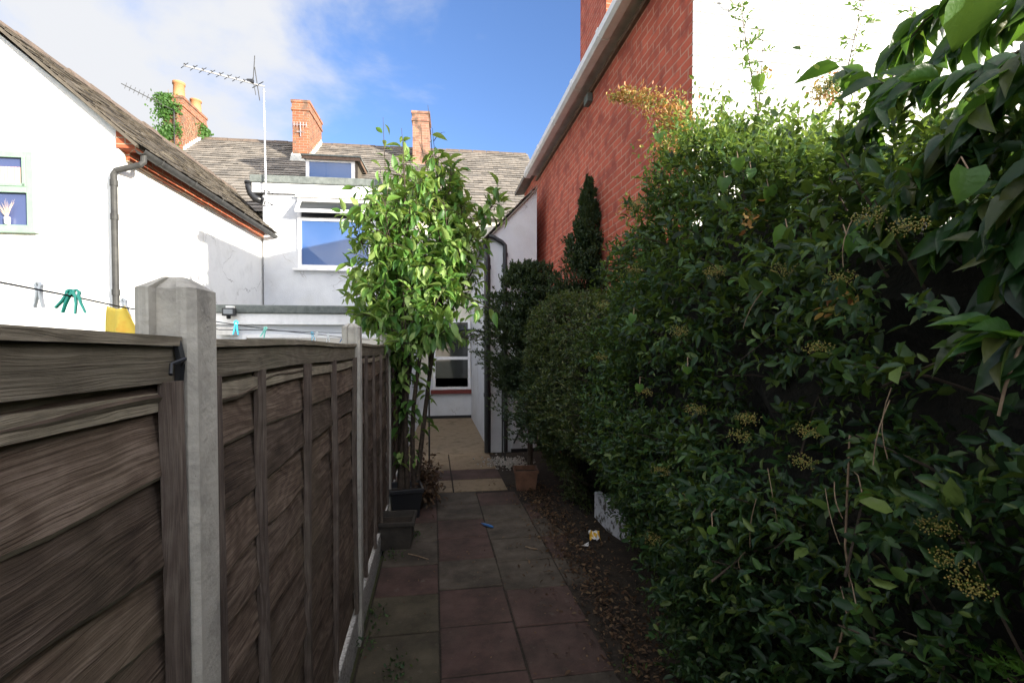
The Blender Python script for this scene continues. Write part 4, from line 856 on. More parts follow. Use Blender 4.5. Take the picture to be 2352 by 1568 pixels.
# top shoots in brighter leaves; the sunlit tone is painted into their colour
B, D = [], []
for k in range(900):
    Y = rnd.uniform(1.0, 3.4); f = rnd.random(); x = 1.02+.11*max(0, Y-1.3)+f*.5; B.append((x, Y, topA(Y)-.06+rnd.random()*.08+.06*nz3((x, Y, 0), 3))); D.append((rnd.gauss(-.2, .4), rnd.gauss(0, .4), 1))
P, A, Nn = shoots(np.array(B), np.array(D), rng.uniform(.06, .24, len(B))*(1+(rng.random(len(B)) > .9)*.8), 10)
leaves('sunlit_toned_top', P-np.array(HL), A, Nn, rng.uniform(.014, .034, len(P)), 'leafG', hA, STPL)
# tall arching sprays above it
P_, A_, N_ = [], [], []; tw = MB()
sprays = [((1800, 560, 2.35), (1690, 10, 2.45), 34), ((1900, 520, 2.4), (1978, -10, 2.5), 34), ((1640, 470, 2.5), (1655, 215, 2.5), 16), ((1780, 480, 2.4), (1905, 235, 2.5), 22), ((1700, 520, 2.4), (1745, 60, 2.6), 16), ((2000, 430, 2.2), (2090, 20, 2.3), 18), ((1560, 480, 2.6), (1500, 300, 2.6), 18), ((1620, 520, 2.5), (1570, 260, 2.6), 22), ((1850, 480, 2.3), (1830, 250, 2.4), 24)]
for (a, b, n_) in sprays:
    a, b = at(*a), at(*b); c = curve(a, b, (rnd.uniform(-.05, .05), 0, .02), 14); tw.tube([p-Vector(HL) for p in c], [.006-.0045*k/13 for k in range(14)], 5)
    for s in range(n_):
        t = .12+.88*s/n_; x = t*13; i0 = min(int(x), 12); p = c[i0].lerp(c[i0+1], x-i0); th = rnd.random()*6.3; ln = rnd.uniform(.03, .15)*(1.15-t*.6)
        d = Vector((math.cos(th), math.sin(th)*.6, rnd.uniform(.1, .7))).normalized(); tw.tube([p-Vector(HL), p+d*ln-Vector(HL)], [.0022, .001], 4)
        a1, a2, a3 = shoots(np.array([tuple(p)]), np.array([tuple(d)]), np.array([ln]), 4+int(ln*70)); P_.append(a1); A_.append(a2); N_.append(a3)
tw.build('sprays', 'bark', hA)
P = np.concatenate(P_); leaves('spray_leaves', P-np.array(HL), np.concatenate(A_), np.concatenate(N_), rng.uniform(.014, .034, len(P)), 'leafV', hA, STPL)
# berry trusses
OCT = (np.array([(1, 0, 0), (-1, 0, 0), (0, 1, 0), (0, -1, 0), (0, 0, 1), (0, 0, -1)], float), np.array([(0, 2, 4), (2, 1, 4), (1, 3, 4), (3, 0, 4), (2, 0, 5), (1, 2, 5), (3, 1, 5), (0, 3, 5)]))
def blobs(name, C, r, mat, par, off):
    V = (C[:, None, :]+OCT[0][None]*np.asarray(r).reshape(-1, 1, 1)).reshape(-1, 3)-np.array(off); FF = (OCT[1][None]+(np.arange(len(C))*6)[:, None, None]).reshape(-1, 3); return npmesh(name, V, FF, mat, par)
tr_px = [(1640, 625), (1880, 800), (1860, 990), (1700, 1000), (1850, 1060), (1520, 1080), (1570, 1150), (2160, 1210), (2190, 1290), (1930, 640), (1460, 470), (1720, 960), (1990, 500), (2080, 520), (1880, 210), (1370, 700), (1365, 820), (1480, 900), (1600, 940), (1560, 760), (2240, 1350), (1500, 1240), (1800, 620), (1450, 620)]
Cc = []
for (px, py) in tr_px:
    a = bear(px); Yp = .90/math.tan(a); 
    z = atY(px, py, Yp).z; c = Vector((.90+.06*max(0, Yp-2), Yp, z)); cs_ = min(1, .55+Yp*.22)
    for k in range(150): 
        d = Vector((rnd.gauss(0, 1), rnd.gauss(0, 1), rnd.gauss(0, .7))); d = d.normalized()*rnd.random()**.5; Cc.append(tuple(c+Vector((d.x*.04, d.y*.055, d.z*.03))*cs_))
blobs('berries', np.array(Cc), rng.uniform(.0013, .0026, len(Cc)), 'berry', hA, HL)
# orange seed-head plume at the top
P_, A_, N_ = [], [], []
pl = [at(1398, 232, 2.9), at(1450, 225, 2.8), at(1510, 250, 2.7), at(1560, 290, 2.6), at(1600, 330, 2.6)]
for k in range(1500):
    t = rnd.random()**.8*3.999; i0 = int(t); p = pl[i0].lerp(pl[i0+1], t-i0); s_ = .012+.012*t
    p = p+Vector((rnd.gauss(0, s_), rnd.gauss(0, s_*1.3), rnd.gauss(0, s_))); P_.append(tuple(p)); A_.append((rnd.gauss(-.3, .8), rnd.gauss(0, .8), rnd.gauss(.3, .8))); N_.append((rnd.gauss(0, 1), rnd.gauss(0, 1), rnd.gauss(0, 1)))
for (px, py, d, n_, s_) in [(1550, 300, 2.65, 420, .05), (1520, 350, 2.6, 220, .05), (1590, 400, 2.5, 160, .05), (1600, 470, 2.4, 100, .05), (1450, 480, 2.8, 130, .06), (1750, 180, 2.5, 20, .03), (1890, 215, 2.4, 150, .04), (1930, 700, 1.15, 70, .026), (1725, 500, 1.5, 40, .02)]:
    c = at(px, py, d)
    for k in range(n_): P_.append(tuple(c+Vector((rnd.gauss(0, s_*.8), rnd.gauss(0, s_*.8), rnd.gauss(0, s_*.8))))); A_.append((rnd.gauss(0, 1), rnd.gauss(0, 1), rnd.gauss(0, 1))); N_.append((rnd.gauss(0, 1), rnd.gauss(0, 1), rnd.gauss(0, 1)))
P = np.array(P_); leaves('seed_heads', P-np.array(HL), np.array(A_), np.array(N_), rng.uniform(.014, .03, len(P)), 'flower', hA, STPL)
# hanging dry stems on the near hedge
m = MB()
for pts in ([(1955, 1000), (1950, 1180), (1948, 1260), (1960, 1330), (1960, 1400), (1940, 1480), (1925, 1530)], ):
    m.tube([Vector((lambda p: (p.x, p.y, p.z))(at(x, y, 1.12)))-Vector(HL) for x, y in pts], .0026, 6)
m.tube([at(2352, 770, .75)-Vector(HL), at(2330, 830, .76)-Vector(HL), at(2310, 890, .77)-Vector(HL), at(2297, 955, .78)-Vector(HL)], .0024, 6)
for k in range(9):
    px, py = rnd.uniform(1600, 2050), rnd.uniform(500, 1300); a = at(px, py, .86/math.tan(bear(px))*.98 if True else 1); 
    Yp = .88/math.tan(bear(px)); a = atY(px, py, Yp); b = a+Vector((rnd.gauss(0, .02), rnd.gauss(0, .04), -rnd.uniform(.06, .16))); m.tube([q-Vector(HL) for q in curve(a, b, (-.01, rnd.gauss(0, .012), 0), 6)], .0011, 4)
tag(m.build('dry_stems', 'twig', hA), kind='stuff')
# box hedge further along
def frontB(Y, z):
    x = 1.06+.065*max(0, (5.6-Y))
    if z < .8: x += .42*((.8-z)/.8)
    if z < .85 and Y < 4.6: x += .30*min(1, (.85-z)/.3)
    return x
specB = dict(seed=8, y0=3.4, y1=5.75, front=frontB, top=lambda Y: 2.16+.04*math.sin(Y*3), depth=.5)
hB = hedge('box_hedge', 'small leaved olive green hedge beyond the taller one, beside the outhouse door', 'hedge', specB, 'leafB', .024, 6500, 10, .085, (1.35, 4.6, 0), holes=.3, depth=.16)
# conifer spire and dark yew
def conifer(name, label, base, h, rad, n, lean=(0, 0), mat='conif', z0=.3, per=9, nl=.03, lowfat=1.0, sl=.12):
    root = empty(name, base, 0, label, 'conifer'); b = Vector(base); m = MB(); m.tube([(0, 0, 0), (lean[0]*.5, lean[1]*.5, h*.5), (lean[0], lean[1], h)], [.04, .025, .006], 7); m.build('trunk', 'bark', root)
    B, D, T_ = [], [], []
    nb_ = max(60, n//18)
    bo = [(rnd.random()**1.1, rnd.random()*6.283, rnd.choice([.75, .85, .95, 1, 1, 1.1, 1.3]), rnd.uniform(.15, .6)) for _ in range(nb_)]
    for k in range(n):
        t, th, q, rise = bo[k % nb_]; r = rad(t)*q; f = rnd.random()**.8; th += rnd.gauss(0, .16); rr = r*f
        B.append((lean[0]*t+rr*math.cos(th), lean[1]*t+rr*math.sin(th), z0+(h-z0)*t+rr*rise*f*(1-t)+rnd.gauss(0, .02))); T_.append(t); D.append((math.cos(th)*(1-.85*t), math.sin(th)*(1-.85*t), .35+rise+1.3*t*t+rnd.gauss(0, .3)))
    P, A, Nn = shoots(np.array(B), np.array(D)+rng.normal(size=(n, 3))*(.34-.22*np.array(T_))[:, None], rng.uniform(sl*.5, sl*1.2, n)*(1-.35*np.array(T_)), per, spread=.6, jitter=.2)
    leaves('foliage', P, A, Nn, rng.uniform(nl*.6, nl*1.3, len(P)), mat, root, stemplate(.42, .1, .1)); return root
pc = at(1345, 800, 5.35)
conifer('conifer_spire', 'narrow pointed conifer rising against the red brick wall', (pc.x, pc.y, 0), 3.46, lambda t: .02+.82*max(0, 1-t)**1.0, 9000, (.03, 0), z0=.5, nl=.034, sl=.12)
yw = at(1190, 800, 6.25)
conifer('dark_yew', 'dark rounded yew spilling over the path in front of the white outhouse', (yw.x+.16, yw.y+.0, 0), 2.70, lambda t: .14+.48*math.sin(min(1, t*.85+.12)*math.pi)**.7, 9000, (0, 0), z0=1.0, nl=.034, sl=.10)
# side boughs of the conifer
# ------------------------------------------------------------------ large-leaved shrub leaning in at top right
bl = empty('broad_leaved_shrub', (1.25, .4, 0), 0, 'large leaved dark green shrub arching in from the upper right corner', 'shrub'); BO = Vector((1.25, .4, 0))
m = MB(); P_, A_, N_, L_s = [], [], [], []
BR = [[(2500, 120, .95), (2330, 150, 1.0), (2150, 190, 1.1), (2020, 200, 1.2), (1925, 165, 1.3)],
      [(2500, -80, .95), (2350, 0, 1.0), (2230, 80, 1.1), (2100, 180, 1.15), (1990, 280, 1.2), (1960, 330, 1.25)],
      [(2480, 250, .9), (2330, 300, .95), (2200, 360, 1.0), (2080, 440, 1.05), (1990, 540, 1.15)],
      [(2500, 400, .85), (2360, 430, .9), (2250, 480, .95), (2160, 560, 1.0)],
      [(2520, 20, .8), (2400, 80, .85), (2300, 200, .9), (2200, 300, .95), (2120, 380, 1.0)],
      [(2500, 300, .75), (2420, 380, .8), (2340, 460, .85), (2280, 560, .9)],
      [(2450, -120, 1.1), (2330, -60, 1.15), (2200, -10, 1.2), (2110, 60, 1.25), (2060, 120, 1.3)],
      [(2480, 720, .72), (2400, 770, .75), (2340, 790, .78), (2270, 760, .8)],
      [(2460, 60, 1.2), (2300, 140, 1.25), (2180, 260, 1.3), (2080, 330, 1.35), (1980, 430, 1.4)],
      [(2500, 180, 1.3), (2380, 260, 1.3), (2260, 420, 1.35), (2160, 480, 1.4)],
      [(2560, 100, .9), (2440, 200, .95), (2380, 350, 1.0), (2320, 420, 1.05)],
      [(2540, 500, .8), (2450, 560, .85), (2360, 600, .9), (2300, 640, .92)]]
for br in BR:
    pts = [at(*q) for q in br]; fine = []
    for a, b in zip(pts, pts[1:]):
        for k in range(5): fine.append(a.lerp(b, k/5))
    fine.append(pts[-1]); m.tube([p-BO for p in fine], [.005-.0035*k/len(fine) for k in range(len(fine))], 6)
    n_ = len(fine)
    for k in range(0, n_):
        ax_ = (fine[min(k+1, n_-1)]-fine[max(k-1, 0)]).normalized()
        for s_ in (1, -1, 1):
            side = ax_.cross(Vector((0, 0, 1))).normalized()*s_; 
            A = ax_*.75+side*rnd.uniform(.1, 1.2)+Vector((rnd.gauss(0, .25), rnd.gauss(0, .25), -.35+rnd.gauss(0, .4))); P_.append(tuple(fine[k]+side*.01-BO)); A_.append(tuple(A)); N_.append((rnd.gauss(0, .6)-.3, rnd.gauss(0, .6)-.35, 1)); L_s.append(rnd.uniform(.055, .10))
m.build('branches', 'bark', bl)
leaves('foliage', np.array(P_), np.array(A_), np.array(N_), np.array(L_s), 'leafN', bl, ltemplate(.44, .34, .42))
m = MB(); m.tube([(0.3, -.2, 0), (.3, -.15, 1.2), (.2, -.1, 2.0), at(2480, 250, .9)-BO], [.03, .025, .015, .006], 7)
for q in ((2500, -80, .95), (2500, 400, .85), (2500, 120, .95)): m.tube([(.2, -.1, 2.0), at(*q)-BO], [.012, .005], 6)
m.build('trunk', 'bark', bl)
# bindweed leaves
bw = empty('bindweed', (1.0, 1.3, 0), 0, 'pale heart shaped bindweed leaves trailing over the hedge', 'climbing plant'); BO2 = Vector((1, 1.3, 0))
P_, A_, N_, L_s = [], [], [], []; hp = [(1805, 545, 1.35, .055), (1690, 385, 1.7, .045), (1720, 410, 1.65, .035), (1580, 860, 1.7, .03), (2215, 410, .95, .06), (1735, 200, 2.2, .06), (2215, 10, 1.1, .11), (2290, 820, .85, .06), (1470, 900, 2.2, .04), (1660, 430, 1.8, .05), (1940, 560, 1.2, .05), (1760, 450, 1.6, .05), (1640, 1230, 1.45, .03), (1510, 330, 2.5, .05), (1455, 740, 2.2, .04), (2060, 460, 1.15, .06), (1985, 1150, 1.1, .03), (1975, 1410, 1.1, .028), (1955, 1440, 1.1, .024)]
m = MB(); last = None
for (px, py, d, s_) in hp:
    p = at(px, py-18, d*.93); P_.append(tuple(p-BO2)); A_.append((rnd.gauss(0, .3), rnd.gauss(0, .3), -1)); N_.append((-.6+rnd.gauss(0, .3), -1, .35)); L_s.append(s_)
    m.tube([p-BO2, p-BO2+Vector((.01, .02, .03)), p-BO2+Vector((.06, .08, .02))], .0014, 5)
leaves('heart_leaves', np.array(P_), np.array(A_), np.array(N_), np.array(L_s), 'leafV', bw, ltemplate(.85, .38, .32, True)); tag(m.build('tendrils', 'twig', bw), kind='stuff')
# bright feathery sprig bottom right
P_, A_, N_ = [], [], []; fe = empty('feathery_sprig', tuple(at(2330, 1540, .9)), 0, 'bright green feathery conifer sprig in the bottom right corner', 'plant'); fo = at(2330, 1540, .9); m = MB()
for (a, b) in (((2360, 1600, .85), (2225, 1480, .95)), ((2400, 1590, .85), (2310, 1500, .92)), ((2380, 1560, .8), (2290, 1540, .88)), ((2420, 1600, .8), (2340, 1510, .88))):
    c = curve(at(*a), at(*b), (0, 0, .01), 12); m.tube([p-fo for p in c], .0018, 4)
    for i in range(12):
        for s_ in range(9):
            P_.append(tuple(c[i]-fo)); A_.append((rnd.gauss(-.5, .5), rnd.gauss(0, .5), rnd.gauss(.4, .4))); N_.append((0, -1, .3))
m.build('stems', 'twig', fe); leaves('fronds', np.array(P_), np.array(A_), np.array(N_), rng.uniform(.008, .022, len(P_)), 'bright', fe, stemplate(.2, 0, 0))
# ivy on the left chimney
iv = empty('ivy', (0, 0, 0), HA, 'bright green ivy climbing the left chimney below its orange pot', 'climbing plant')
v0 = 15.2; u0, u1 = hu(383, v0), hu(428, v0); P_, A_, N_ = [], [], []
for k in range(2600):
    q = rnd.random(); u = u0+rnd.gauss(.08, .16) if q < .75 else rnd.uniform(u0, u1); z = rnd.uniform(zr(v0)-.35, zt+.05)
    if nz3((u*2, 0, z*2), 1.3, 4) < -.12 and q > .2: continue
    vv_ = v0-.03-abs(rnd.gauss(0, .05))
    P_.append((u, vv_, z)); 
for k in range(450): P_.append((u1+.03+abs(rnd.gauss(0, .05)), v0+1.15+rnd.gauss(0, .14), rnd.uniform(zr(v0+1.2)-.1, zt-.35)))
for k in range(300): P_.append((rnd.gauss(u0+.1, .15), v0+rnd.uniform(0, .3), zt+abs(rnd.gauss(0, .04))))
n_ = len(P_); A_ = rng.normal(size=(n_, 3))*.6+np.array([0, 0, -.8]); N_ = rng.normal(size=(n_, 3))*.4+np.array([0, -1, .4])
leaves('ivy_leaves', np.array(P_), A_, N_, rng.uniform(.04, .085, n_), 'leafV', iv, ltemplate(.8, .1, .1))
m = MB()
for k in range(40):
    a = Vector((rnd.uniform(u0+.2, u1), v0-.015, rnd.uniform(zr(v0), zt-.1))); m.tube(curve(a, a+Vector((rnd.gauss(0, .15), 0, rnd.uniform(.15, .5))), (rnd.gauss(0, .05), 0, 0), 5), .006, 4)
for k in range(30):
    a = Vector((u1+.015, v0+rnd.uniform(.1, .9), 0)); a.z = zr(a.y)+rnd.uniform(.2, .5); m.tube(curve(a, a+Vector((0, rnd.gauss(0, .2), rnd.uniform(.15, .5))), (0, rnd.gauss(0, .05), 0), 5), .006, 4)
m.build('bare_stems', 'twig', iv)
# ------------------------------------------------------------------ garden arch between tree and outhouse
ar = empty('garden_arch', (.3, 6.9, 0), 0, 'thin black metal garden arch with withered climber over the path', 'arch'); ao = Vector((.3, 6.9, 0))
YA = 6.95; m = MB(); mm = MB()
pl_, pr_ = atY(985, 840, YA), atY(1160, 840, YA); top = atY(1080, 757, YA).z
for yo in (0, .28):
    pts = []
    for k in range(25):
        t = k/24; x = pl_.x+(pr_.x-pl_.x)*(.5-.5*math.cos(t*math.pi)); z = atY(1080, 800, YA).z+(top-atY(1080, 800, YA).z)*math.sin(t*math.pi)**.9; pts.append(Vector((x, YA+yo, z))-ao)
    m.tube([Vector((pl_.x, YA+yo, 0))-ao]+pts+[Vector((pr_.x, YA+yo, 0))-ao], .011, 6)
for k in range(1, 12):
    t = k/12; x = pl_.x+(pr_.x-pl_.x)*(.5-.5*math.cos(t*math.pi)); z = atY(1080, 800, YA).z+(top-atY(1080, 800, YA).z)*math.sin(t*math.pi)**.9; m.tube([Vector((x, YA, z))-ao, Vector((x, YA+.28, z))-ao], .006, 5)
m.build('frame', 'black', ar)
P_ = []
for k in range(70):
    t = rnd.uniform(.1, .8); x = pl_.x+(pr_.x-pl_.x)*t; z = top-.05-abs(t-.45)*.12; a = Vector((x, YA+rnd.uniform(0, .28), z))-ao; b = a+Vector((rnd.gauss(-.1, .15), rnd.gauss(0, .08), rnd.gauss(-.05, .05))); mm.tube(curve(a, b, (0, 0, rnd.gauss(0, .03)), 5), .003, 4); P_.append(tuple(b)); P_.append(tuple((a+b)/2))
mm.build('withered_stems', 'bark', ar); P_ = np.array(P_+P_+P_+P_)+rng.normal(size=(len(P_)*4, 3))*.03
leaves('withered_leaves', P_, rng.normal(size=P_.shape), rng.normal(size=P_.shape), rng.uniform(.02, .05, len(P_)), 'leafB', ar, STPL)
# ------------------------------------------------------------------ clothes lines and pegs
lp = [(-120, 622, 1.15), (0, 648, 1.3), (165, 680, 1.5), (280, 705, 1.75), (420, 728, 2.2), (520, 742, 2.75), (620, 757, 3.3), (720, 767, 3.9), (800, 776, 4.8), (850, 781, 5.6)]
LPTS = [at(*q) for q in lp]
m = MB(); m.tube([at(-500, 560, .95)]+LPTS, .0028, 6); tag(m.build('clothes_line', 'black'), 'upper dark cord strung along the far side of the fence', 'clothes line')
m = MB(); l2 = [(430, 742, 2.4), (505, 757, 2.7), (600, 758, 3.2), (700, 762, 3.8), (800, 765, 4.6), (860, 766, 5.4)]; m.tube([at(*q) for q in l2], .0025, 6)
tag(m.build('clothes_line', 'black'), 'lower dark cord sagging in front of the lower white fascia', 'clothes line')
def peg_parts(root, mat):
    for s_ in (1, -1):
        m = MB(); n = 8
        pts = [(-.0, 0, .022), (.002, 0, .006), (.004, 0, -.015), (.006, 0, -.045)]
        vs = []
        for i, (x, _, z) in enumerate([(s_*.001, 0, .024), (s_*.0075, 0, .014), (s_*.004, 0, .002), (s_*.006, 0, -.02), (s_*.013, 0, -.052)]):
            t = [.0025, .004, .0035, .003, .002][i]
            vs += [(x-t, -.005, z), (x+t, -.005, z), (x+t, .005, z), (x-t, .005, z)]
        fs = [(i*4+j, i*4+(j+1) % 4, (i+1)*4+(j+1) % 4, (i+1)*4+j) for i in range(4) for j in range(4)]+[(3, 2, 1, 0), (16, 17, 18, 19)]
        m.add(vs, fs); m.build('peg_leg', mat, root)
    m = MB(); m.tube([(-.009, 0, .004), (0, -.006, .008), (.009, 0, .004), (0, .006, .002), (-.009, 0, .004)], .0013, 5); m.build('spring', 'alu', root)
def peg(px, py, d, mat, label, tilt=0, yaw=None, sc_=1.0):
    r = empty('clothes_peg', tuple(at(px, py, d)), 0, label, 'clothes peg', 'pegs on the clothes lines'); r.rotation_euler = (0, R(tilt), -YAW+(yaw or 0)); r.scale = (sc_,)*3; peg_parts(r, mat); return r
peg(158, 680, 1.5, 'pegteal', 'left one of the green peg pair, legs splayed to the left', 32, 0, 1.0)
peg(180, 682, 1.5, 'pegteal', 'right one of the green peg pair, hanging almost straight', -8, .4, 1.0)
peg(92, 666, 1.42, 'pegwhite', 'white peg on the line left of the green pair', 0)
peg(288, 700, 1.8, 'pegwhite', 'white peg at the top of the yellow cloth beside the concrete post', -12)
peg(543, 746, 2.8, 'pegblue', 'bright blue peg nearest the floodlight', 3, .2, 1.1)
peg(609, 758, 3.2, 'pegmint', 'pale mint peg leaning right of the bright blue one', 22)
peg(718, 768, 3.9, 'pegblue', 'sky blue peg on the line left of its white twin', -10, .3)
peg(727, 768, 3.9, 'pegwhite', 'white peg crossed against the sky blue one', 24)
peg(754, 771, 4.1, 'pegwhite', 'white peg hanging alone between the crossed pair and the navy peg', 0)
peg(788, 775, 4.4, 'pegnavy', 'dark blue peg nearest the second concrete post', 20)
# yellow cloth
m = MB(); c0 = at(272, 703, 1.78); vs = []; nx_, nz_ = 12, 12
for i in range(nx_+1):
    for j in range(nz_+1):
        s_, t = i/nx_, j/nz_; wd = .06+.09*t; x = -.5*wd-.01+s_*wd*1.15+.02*t; y = .018*math.sin(s_*9+t)*(0.3+t)+.01*math.sin(s_*4); vs.append((x, y, -.15*t-.01*math.sin(s_*3.1)*(1-t)))
m.add(vs, [(i*(nz_+1)+j, i*(nz_+1)+j+1, (i+1)*(nz_+1)+j+1, (i+1)*(nz_+1)+j) for i in range(nx_) for j in range(nz_)])
cl = m.build('yellow_cloth', noisy('yellow_orange_fabric', (.85, .38, .04), (.92, .66, .10), 14, .8, .1, c3=(.85, .65, .12), detail=2), smooth=True); cl.location = c0; cl.rotation_euler = (0, 0, -YAW)
sm = cl.modifiers.new('thick', 'SOLIDIFY'); sm.thickness = .003
tag(cl, 'yellow and orange cloth pegged to the line left of the concrete post', 'cloth')
# ------------------------------------------------------------------ pots and litter on the path
def pot(name, label, cat, loc, r0, r1, h, mat, sq=True, rot=0):
    e = empty(name, loc, rot, label, cat); m = MB(); n = 4 if sq else 20
    prof = [(r0, 0), (r1*.97, h*.86), (r1*.97, h*.87), (r1*1.07, h*.87), (r1*1.07, h), (r1*.92, h), (r1*.9, h*.8), (r1*.88, h*.78)]
    vs = []
    for r, z in prof:
        for k in range(n): a = 2*math.pi*(k+.5)/n; q = r*(1.414 if sq else 1); vs.append((q*math.cos(a), q*math.sin(a), z))
    fs = [(i*n+k, i*n+(k+1) % n, (i+1)*n+(k+1) % n, (i+1)*n+k) for i in range(len(prof)-1) for k in range(n)]+[tuple(range(n))[::-1]]
    m.add(vs, fs); m.build('pot_body', mat, e, bevel=.004 if sq else 0, smooth=not sq)
    m = MB(); m.add([((r1*.89)*(1.414 if sq else 1)*math.cos(2*math.pi*(k+.5)/n), (r1*.89)*(1.414 if sq else 1)*math.sin(2*math.pi*(k+.5)/n), h*.79) for k in range(n)], [tuple(range(n))]); m.build('soil', 'soil', e); return e
p = gnd(932, 1200); pot('black_planter', 'tall black square planter by the fence below the young tree', 'plant pot', (p.x-.02, p.y+.18, 0), .12, .155, .30, 'black', rot=.15)
p = gnd(915, 1268); pot('low_planter', 'low dark square planter standing closest to the camera against the fence', 'plant pot', (p.x-.03, p.y+.13, 0), .125, .15, .24, noisy('dirty_dark_plastic', (.02, .018, .014), (.055, .045, .035), 9, .7, .2), rot=-.05)
p = gnd(1212, 1130); pot('terracotta_pot', 'brown terracotta window box pot beneath the box hedge', 'plant pot', (p.x, p.y+.13, 0), .11, .135, .24, noisy('dirty_terracotta', (.10, .05, .03), (.20, .10, .06), 9, .85, .3), rot=-.1)
e = pot('tree_tub', 'mossy tub holding the young tree stems', 'plant pot', (-.26, 5.12, 0), .14, .18, .22, 'bark', sq=False)
def scatter(name, n, fn, mat, label, tpl, L0, L1, kind='stuff', flat=.35):
    P = []
    while len(P) < n:
        q = fn(); 
        if q: P.append(q)
    P = np.array(P); A = rng.normal(size=P.shape)*np.array([1, 1, flat]); Nn = rng.normal(size=P.shape)*.4+np.array([0, 0, 1]); o = leaves(name, P, A, Nn, rng.uniform(L0, L1, n), mat, None, tpl); tag(o, label, None, None, kind); return o
def lit():
    y = rnd.uniform(1.0, 5.8); ed = 1.0 if y < 4.2 else 1.05; x = ed+abs(rnd.gauss(0, .18))*(1 if rnd.random() < .75 else -1.0)
    if x > 1.6 or x < .35: return None
    if x < .93 and rnd.random() > .55*math.exp(-(.93-x)*4): return None
    return (x, y, .016+rnd.random()*.02+max(0, x-1)*.05)
o = scatter('leaf_litter', 3800, lit, 'brownleaf', 'brown fallen leaves heaped along the foot of the hedge', STPL, .008, .042)
o = scatter('small_debris', 420, lambda: (rnd.uniform(-.38, .95), rnd.uniform(1.8, 7.4), .016), 'brownleaf', 'tiny bits of dead leaf scattered on the slabs', STPL, .008, .022)
o = scatter('weed_tufts', 260, lambda: (lambda s: (s[0]+rnd.gauss(0, .04), s[1]+rnd.gauss(0, .06), .02+rnd.random()*.03))(rnd.choice([(-.37, 2.75), (-.36, 3.05), (-.33, 3.9), (-.2, 4.3), (-.2, 2.5), (1.0, 2.35)])), 'leafA', 'low green weeds in the joint between fence and slabs', STPL, .015, .03, flat=1.2)
# dead brown foliage beside the tree tub
o = scatter('dead_foliage', 900, lambda: (-.08+rnd.gauss(0, .07), 5.35+rnd.gauss(0, .18), .05+abs(rnd.gauss(0, .17))), 'brownleaf', 'heap of dry curled brown foliage beside the young tree', STPL, .03, .07, flat=1.0); 
# white gravel patch
P_ = np.array([(gnd(1150, 1066).x+rnd.gauss(.12, .16), gnd(1150, 1066).y+rnd.gauss(0, .18), .012+rnd.random()*.012) for k in range(420)])
o = blobs('white_gravel', P_, rng.uniform(.008, .02, 420), 'pebble', None, (0, 0, 0)); tag(o, 'pale gravel chips spread by the outhouse corner', None, None, 'stuff')
# white painted block under the hedge
a = gnd(1400, 1243); m = MB(); n = 7; vs = []; 
q0, q1 = at(1366, 1130, 4.55), at(1436, 1175, 4.05); b0_, b1_ = Vector((q0.x, q0.y, -.02)), Vector((q1.x, q1.y, -.02)); dirv = (b1_-b0_); nv = Vector((dirv.y, -dirv.x, 0)).normalized()*.07
for k in range(n+1):
    t = k/n; p = b0_.lerp(b1_, t); zt2 = q0.z+(q1.z-q0.z)*t+.015*mnoise.noise(Vector((k*1.7, 0, 0))); zb = .0+.09*max(0, 1-t*1.2)
    vs += [p+Vector((0, 0, zb)), Vector((p.x, p.y, zt2)), Vector((p.x, p.y, zt2))-nv, p-nv+Vector((0, 0, zb))]
m.add(vs, [(i*4+j, i*4+(j+1) % 4, (i+1)*4+(j+1) % 4, (i+1)*4+j) for i in range(n) for j in range(4)]+[(3, 2, 1, 0), (n*4, n*4+1, n*4+2, n*4+3)])
tag(m.build('painted_block', noisy('flaking_white_paint', (.10, .09, .07), (.52, .54, .58), 15, .9, .5, c3=(.66, .68, .72), lo=.42, hi=.54), bevel=.006), 'flaking white painted masonry block lying under the hedge', 'masonry')
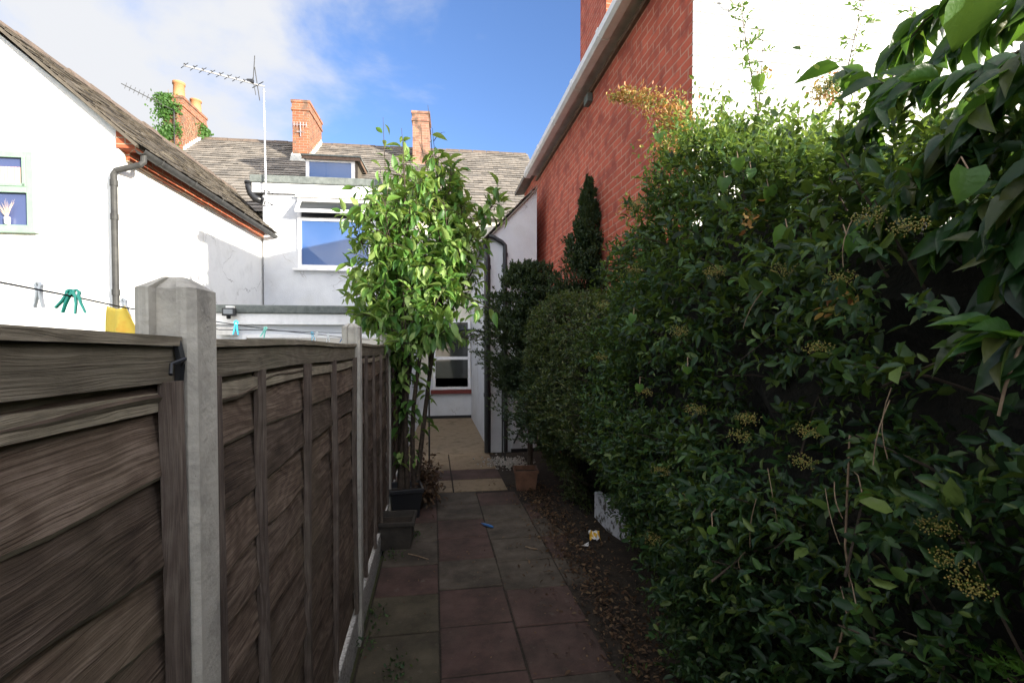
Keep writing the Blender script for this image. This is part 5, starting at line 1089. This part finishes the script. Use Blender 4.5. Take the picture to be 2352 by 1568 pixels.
# crumpled wrapper
m = MB(); p = gnd(1366, 1250); vs = []
for i in range(7):
    for j in range(5): vs.append((p.x-.04+i*.016+rnd.gauss(0, .004), p.y-.02+j*.014+rnd.gauss(0, .004), .02+j*.016+abs(rnd.gauss(0, .014))))
m.add(vs, [(i*5+j, (i+1)*5+j, (i+1)*5+j+1, i*5+j+1) for i in range(6) for j in range(4)], 0); m.m = [random.choice([0, 0, 1, 0]) for _ in m.f]
tag(m.build('crumpled_wrapper', ['upvc', noisy('yellow_print', (.7, .4, .03), (.8, .5, .05), 9, .5, 0)]), 'crumpled white and yellow wrapper among the dead leaves', 'litter')
m = MB(); p = gnd(1335, 1265); vs = [(p.x-.04, p.y+.03, .02), (p.x+.0, p.y-.01, .035), (p.x+.07, p.y+.0, .02), (p.x+.08, p.y+.03, .045), (p.x+.01, p.y+.02, .02)]; m.add(vs, [(0, 1, 4), (1, 2, 3), (1, 3, 4)])
tag(m.build('paper_scrap', 'upvc'), 'torn white paper scrap left of the crumpled wrapper', 'litter')
m = MB(); a, b = gnd(1105, 1210), gnd(1132, 1219); a.z = b.z = .024; m.tube([a, a.lerp(b, .25), a.lerp(b, .8), b], [.004, .011, .013, .009], 8); tag(m.build('blue_peg', 'pegnavy'), 'dark blue plastic peg dropped on the middle slab', 'litter')
for i, (pts, lab) in enumerate([([(883, 1190), (895, 1240), (908, 1262)], 'bent dry stalk leaning from the low planter to the slab'), ([(935, 1281), (960, 1287), (982, 1294)], 'straight pale stick lying on the slab below the planters'), ([(1207, 1264), (1222, 1268), (1235, 1270)], 'short pale stick lying in the middle of the path')]):
    m = MB(); q = [gnd(x, y) for x, y in pts]
    for k, v in enumerate(q): v.z = .02 if i else [.16, .07, .02][k]
    m.tube(q, .004, 5); tag(m.build('dry_stick', 'twig'), lab, 'stick', 'sticks on the path')
m = MB(); p = gnd(664, 1540) if False else Vector((-.425, 1.85, .17)); m.add([(p.x, p.y-.03, .158), (p.x, p.y+.03, .158), (p.x+.01, p.y+.02, .20), (p.x+.012, p.y-.02, .19)], [(0, 1, 2, 3)])
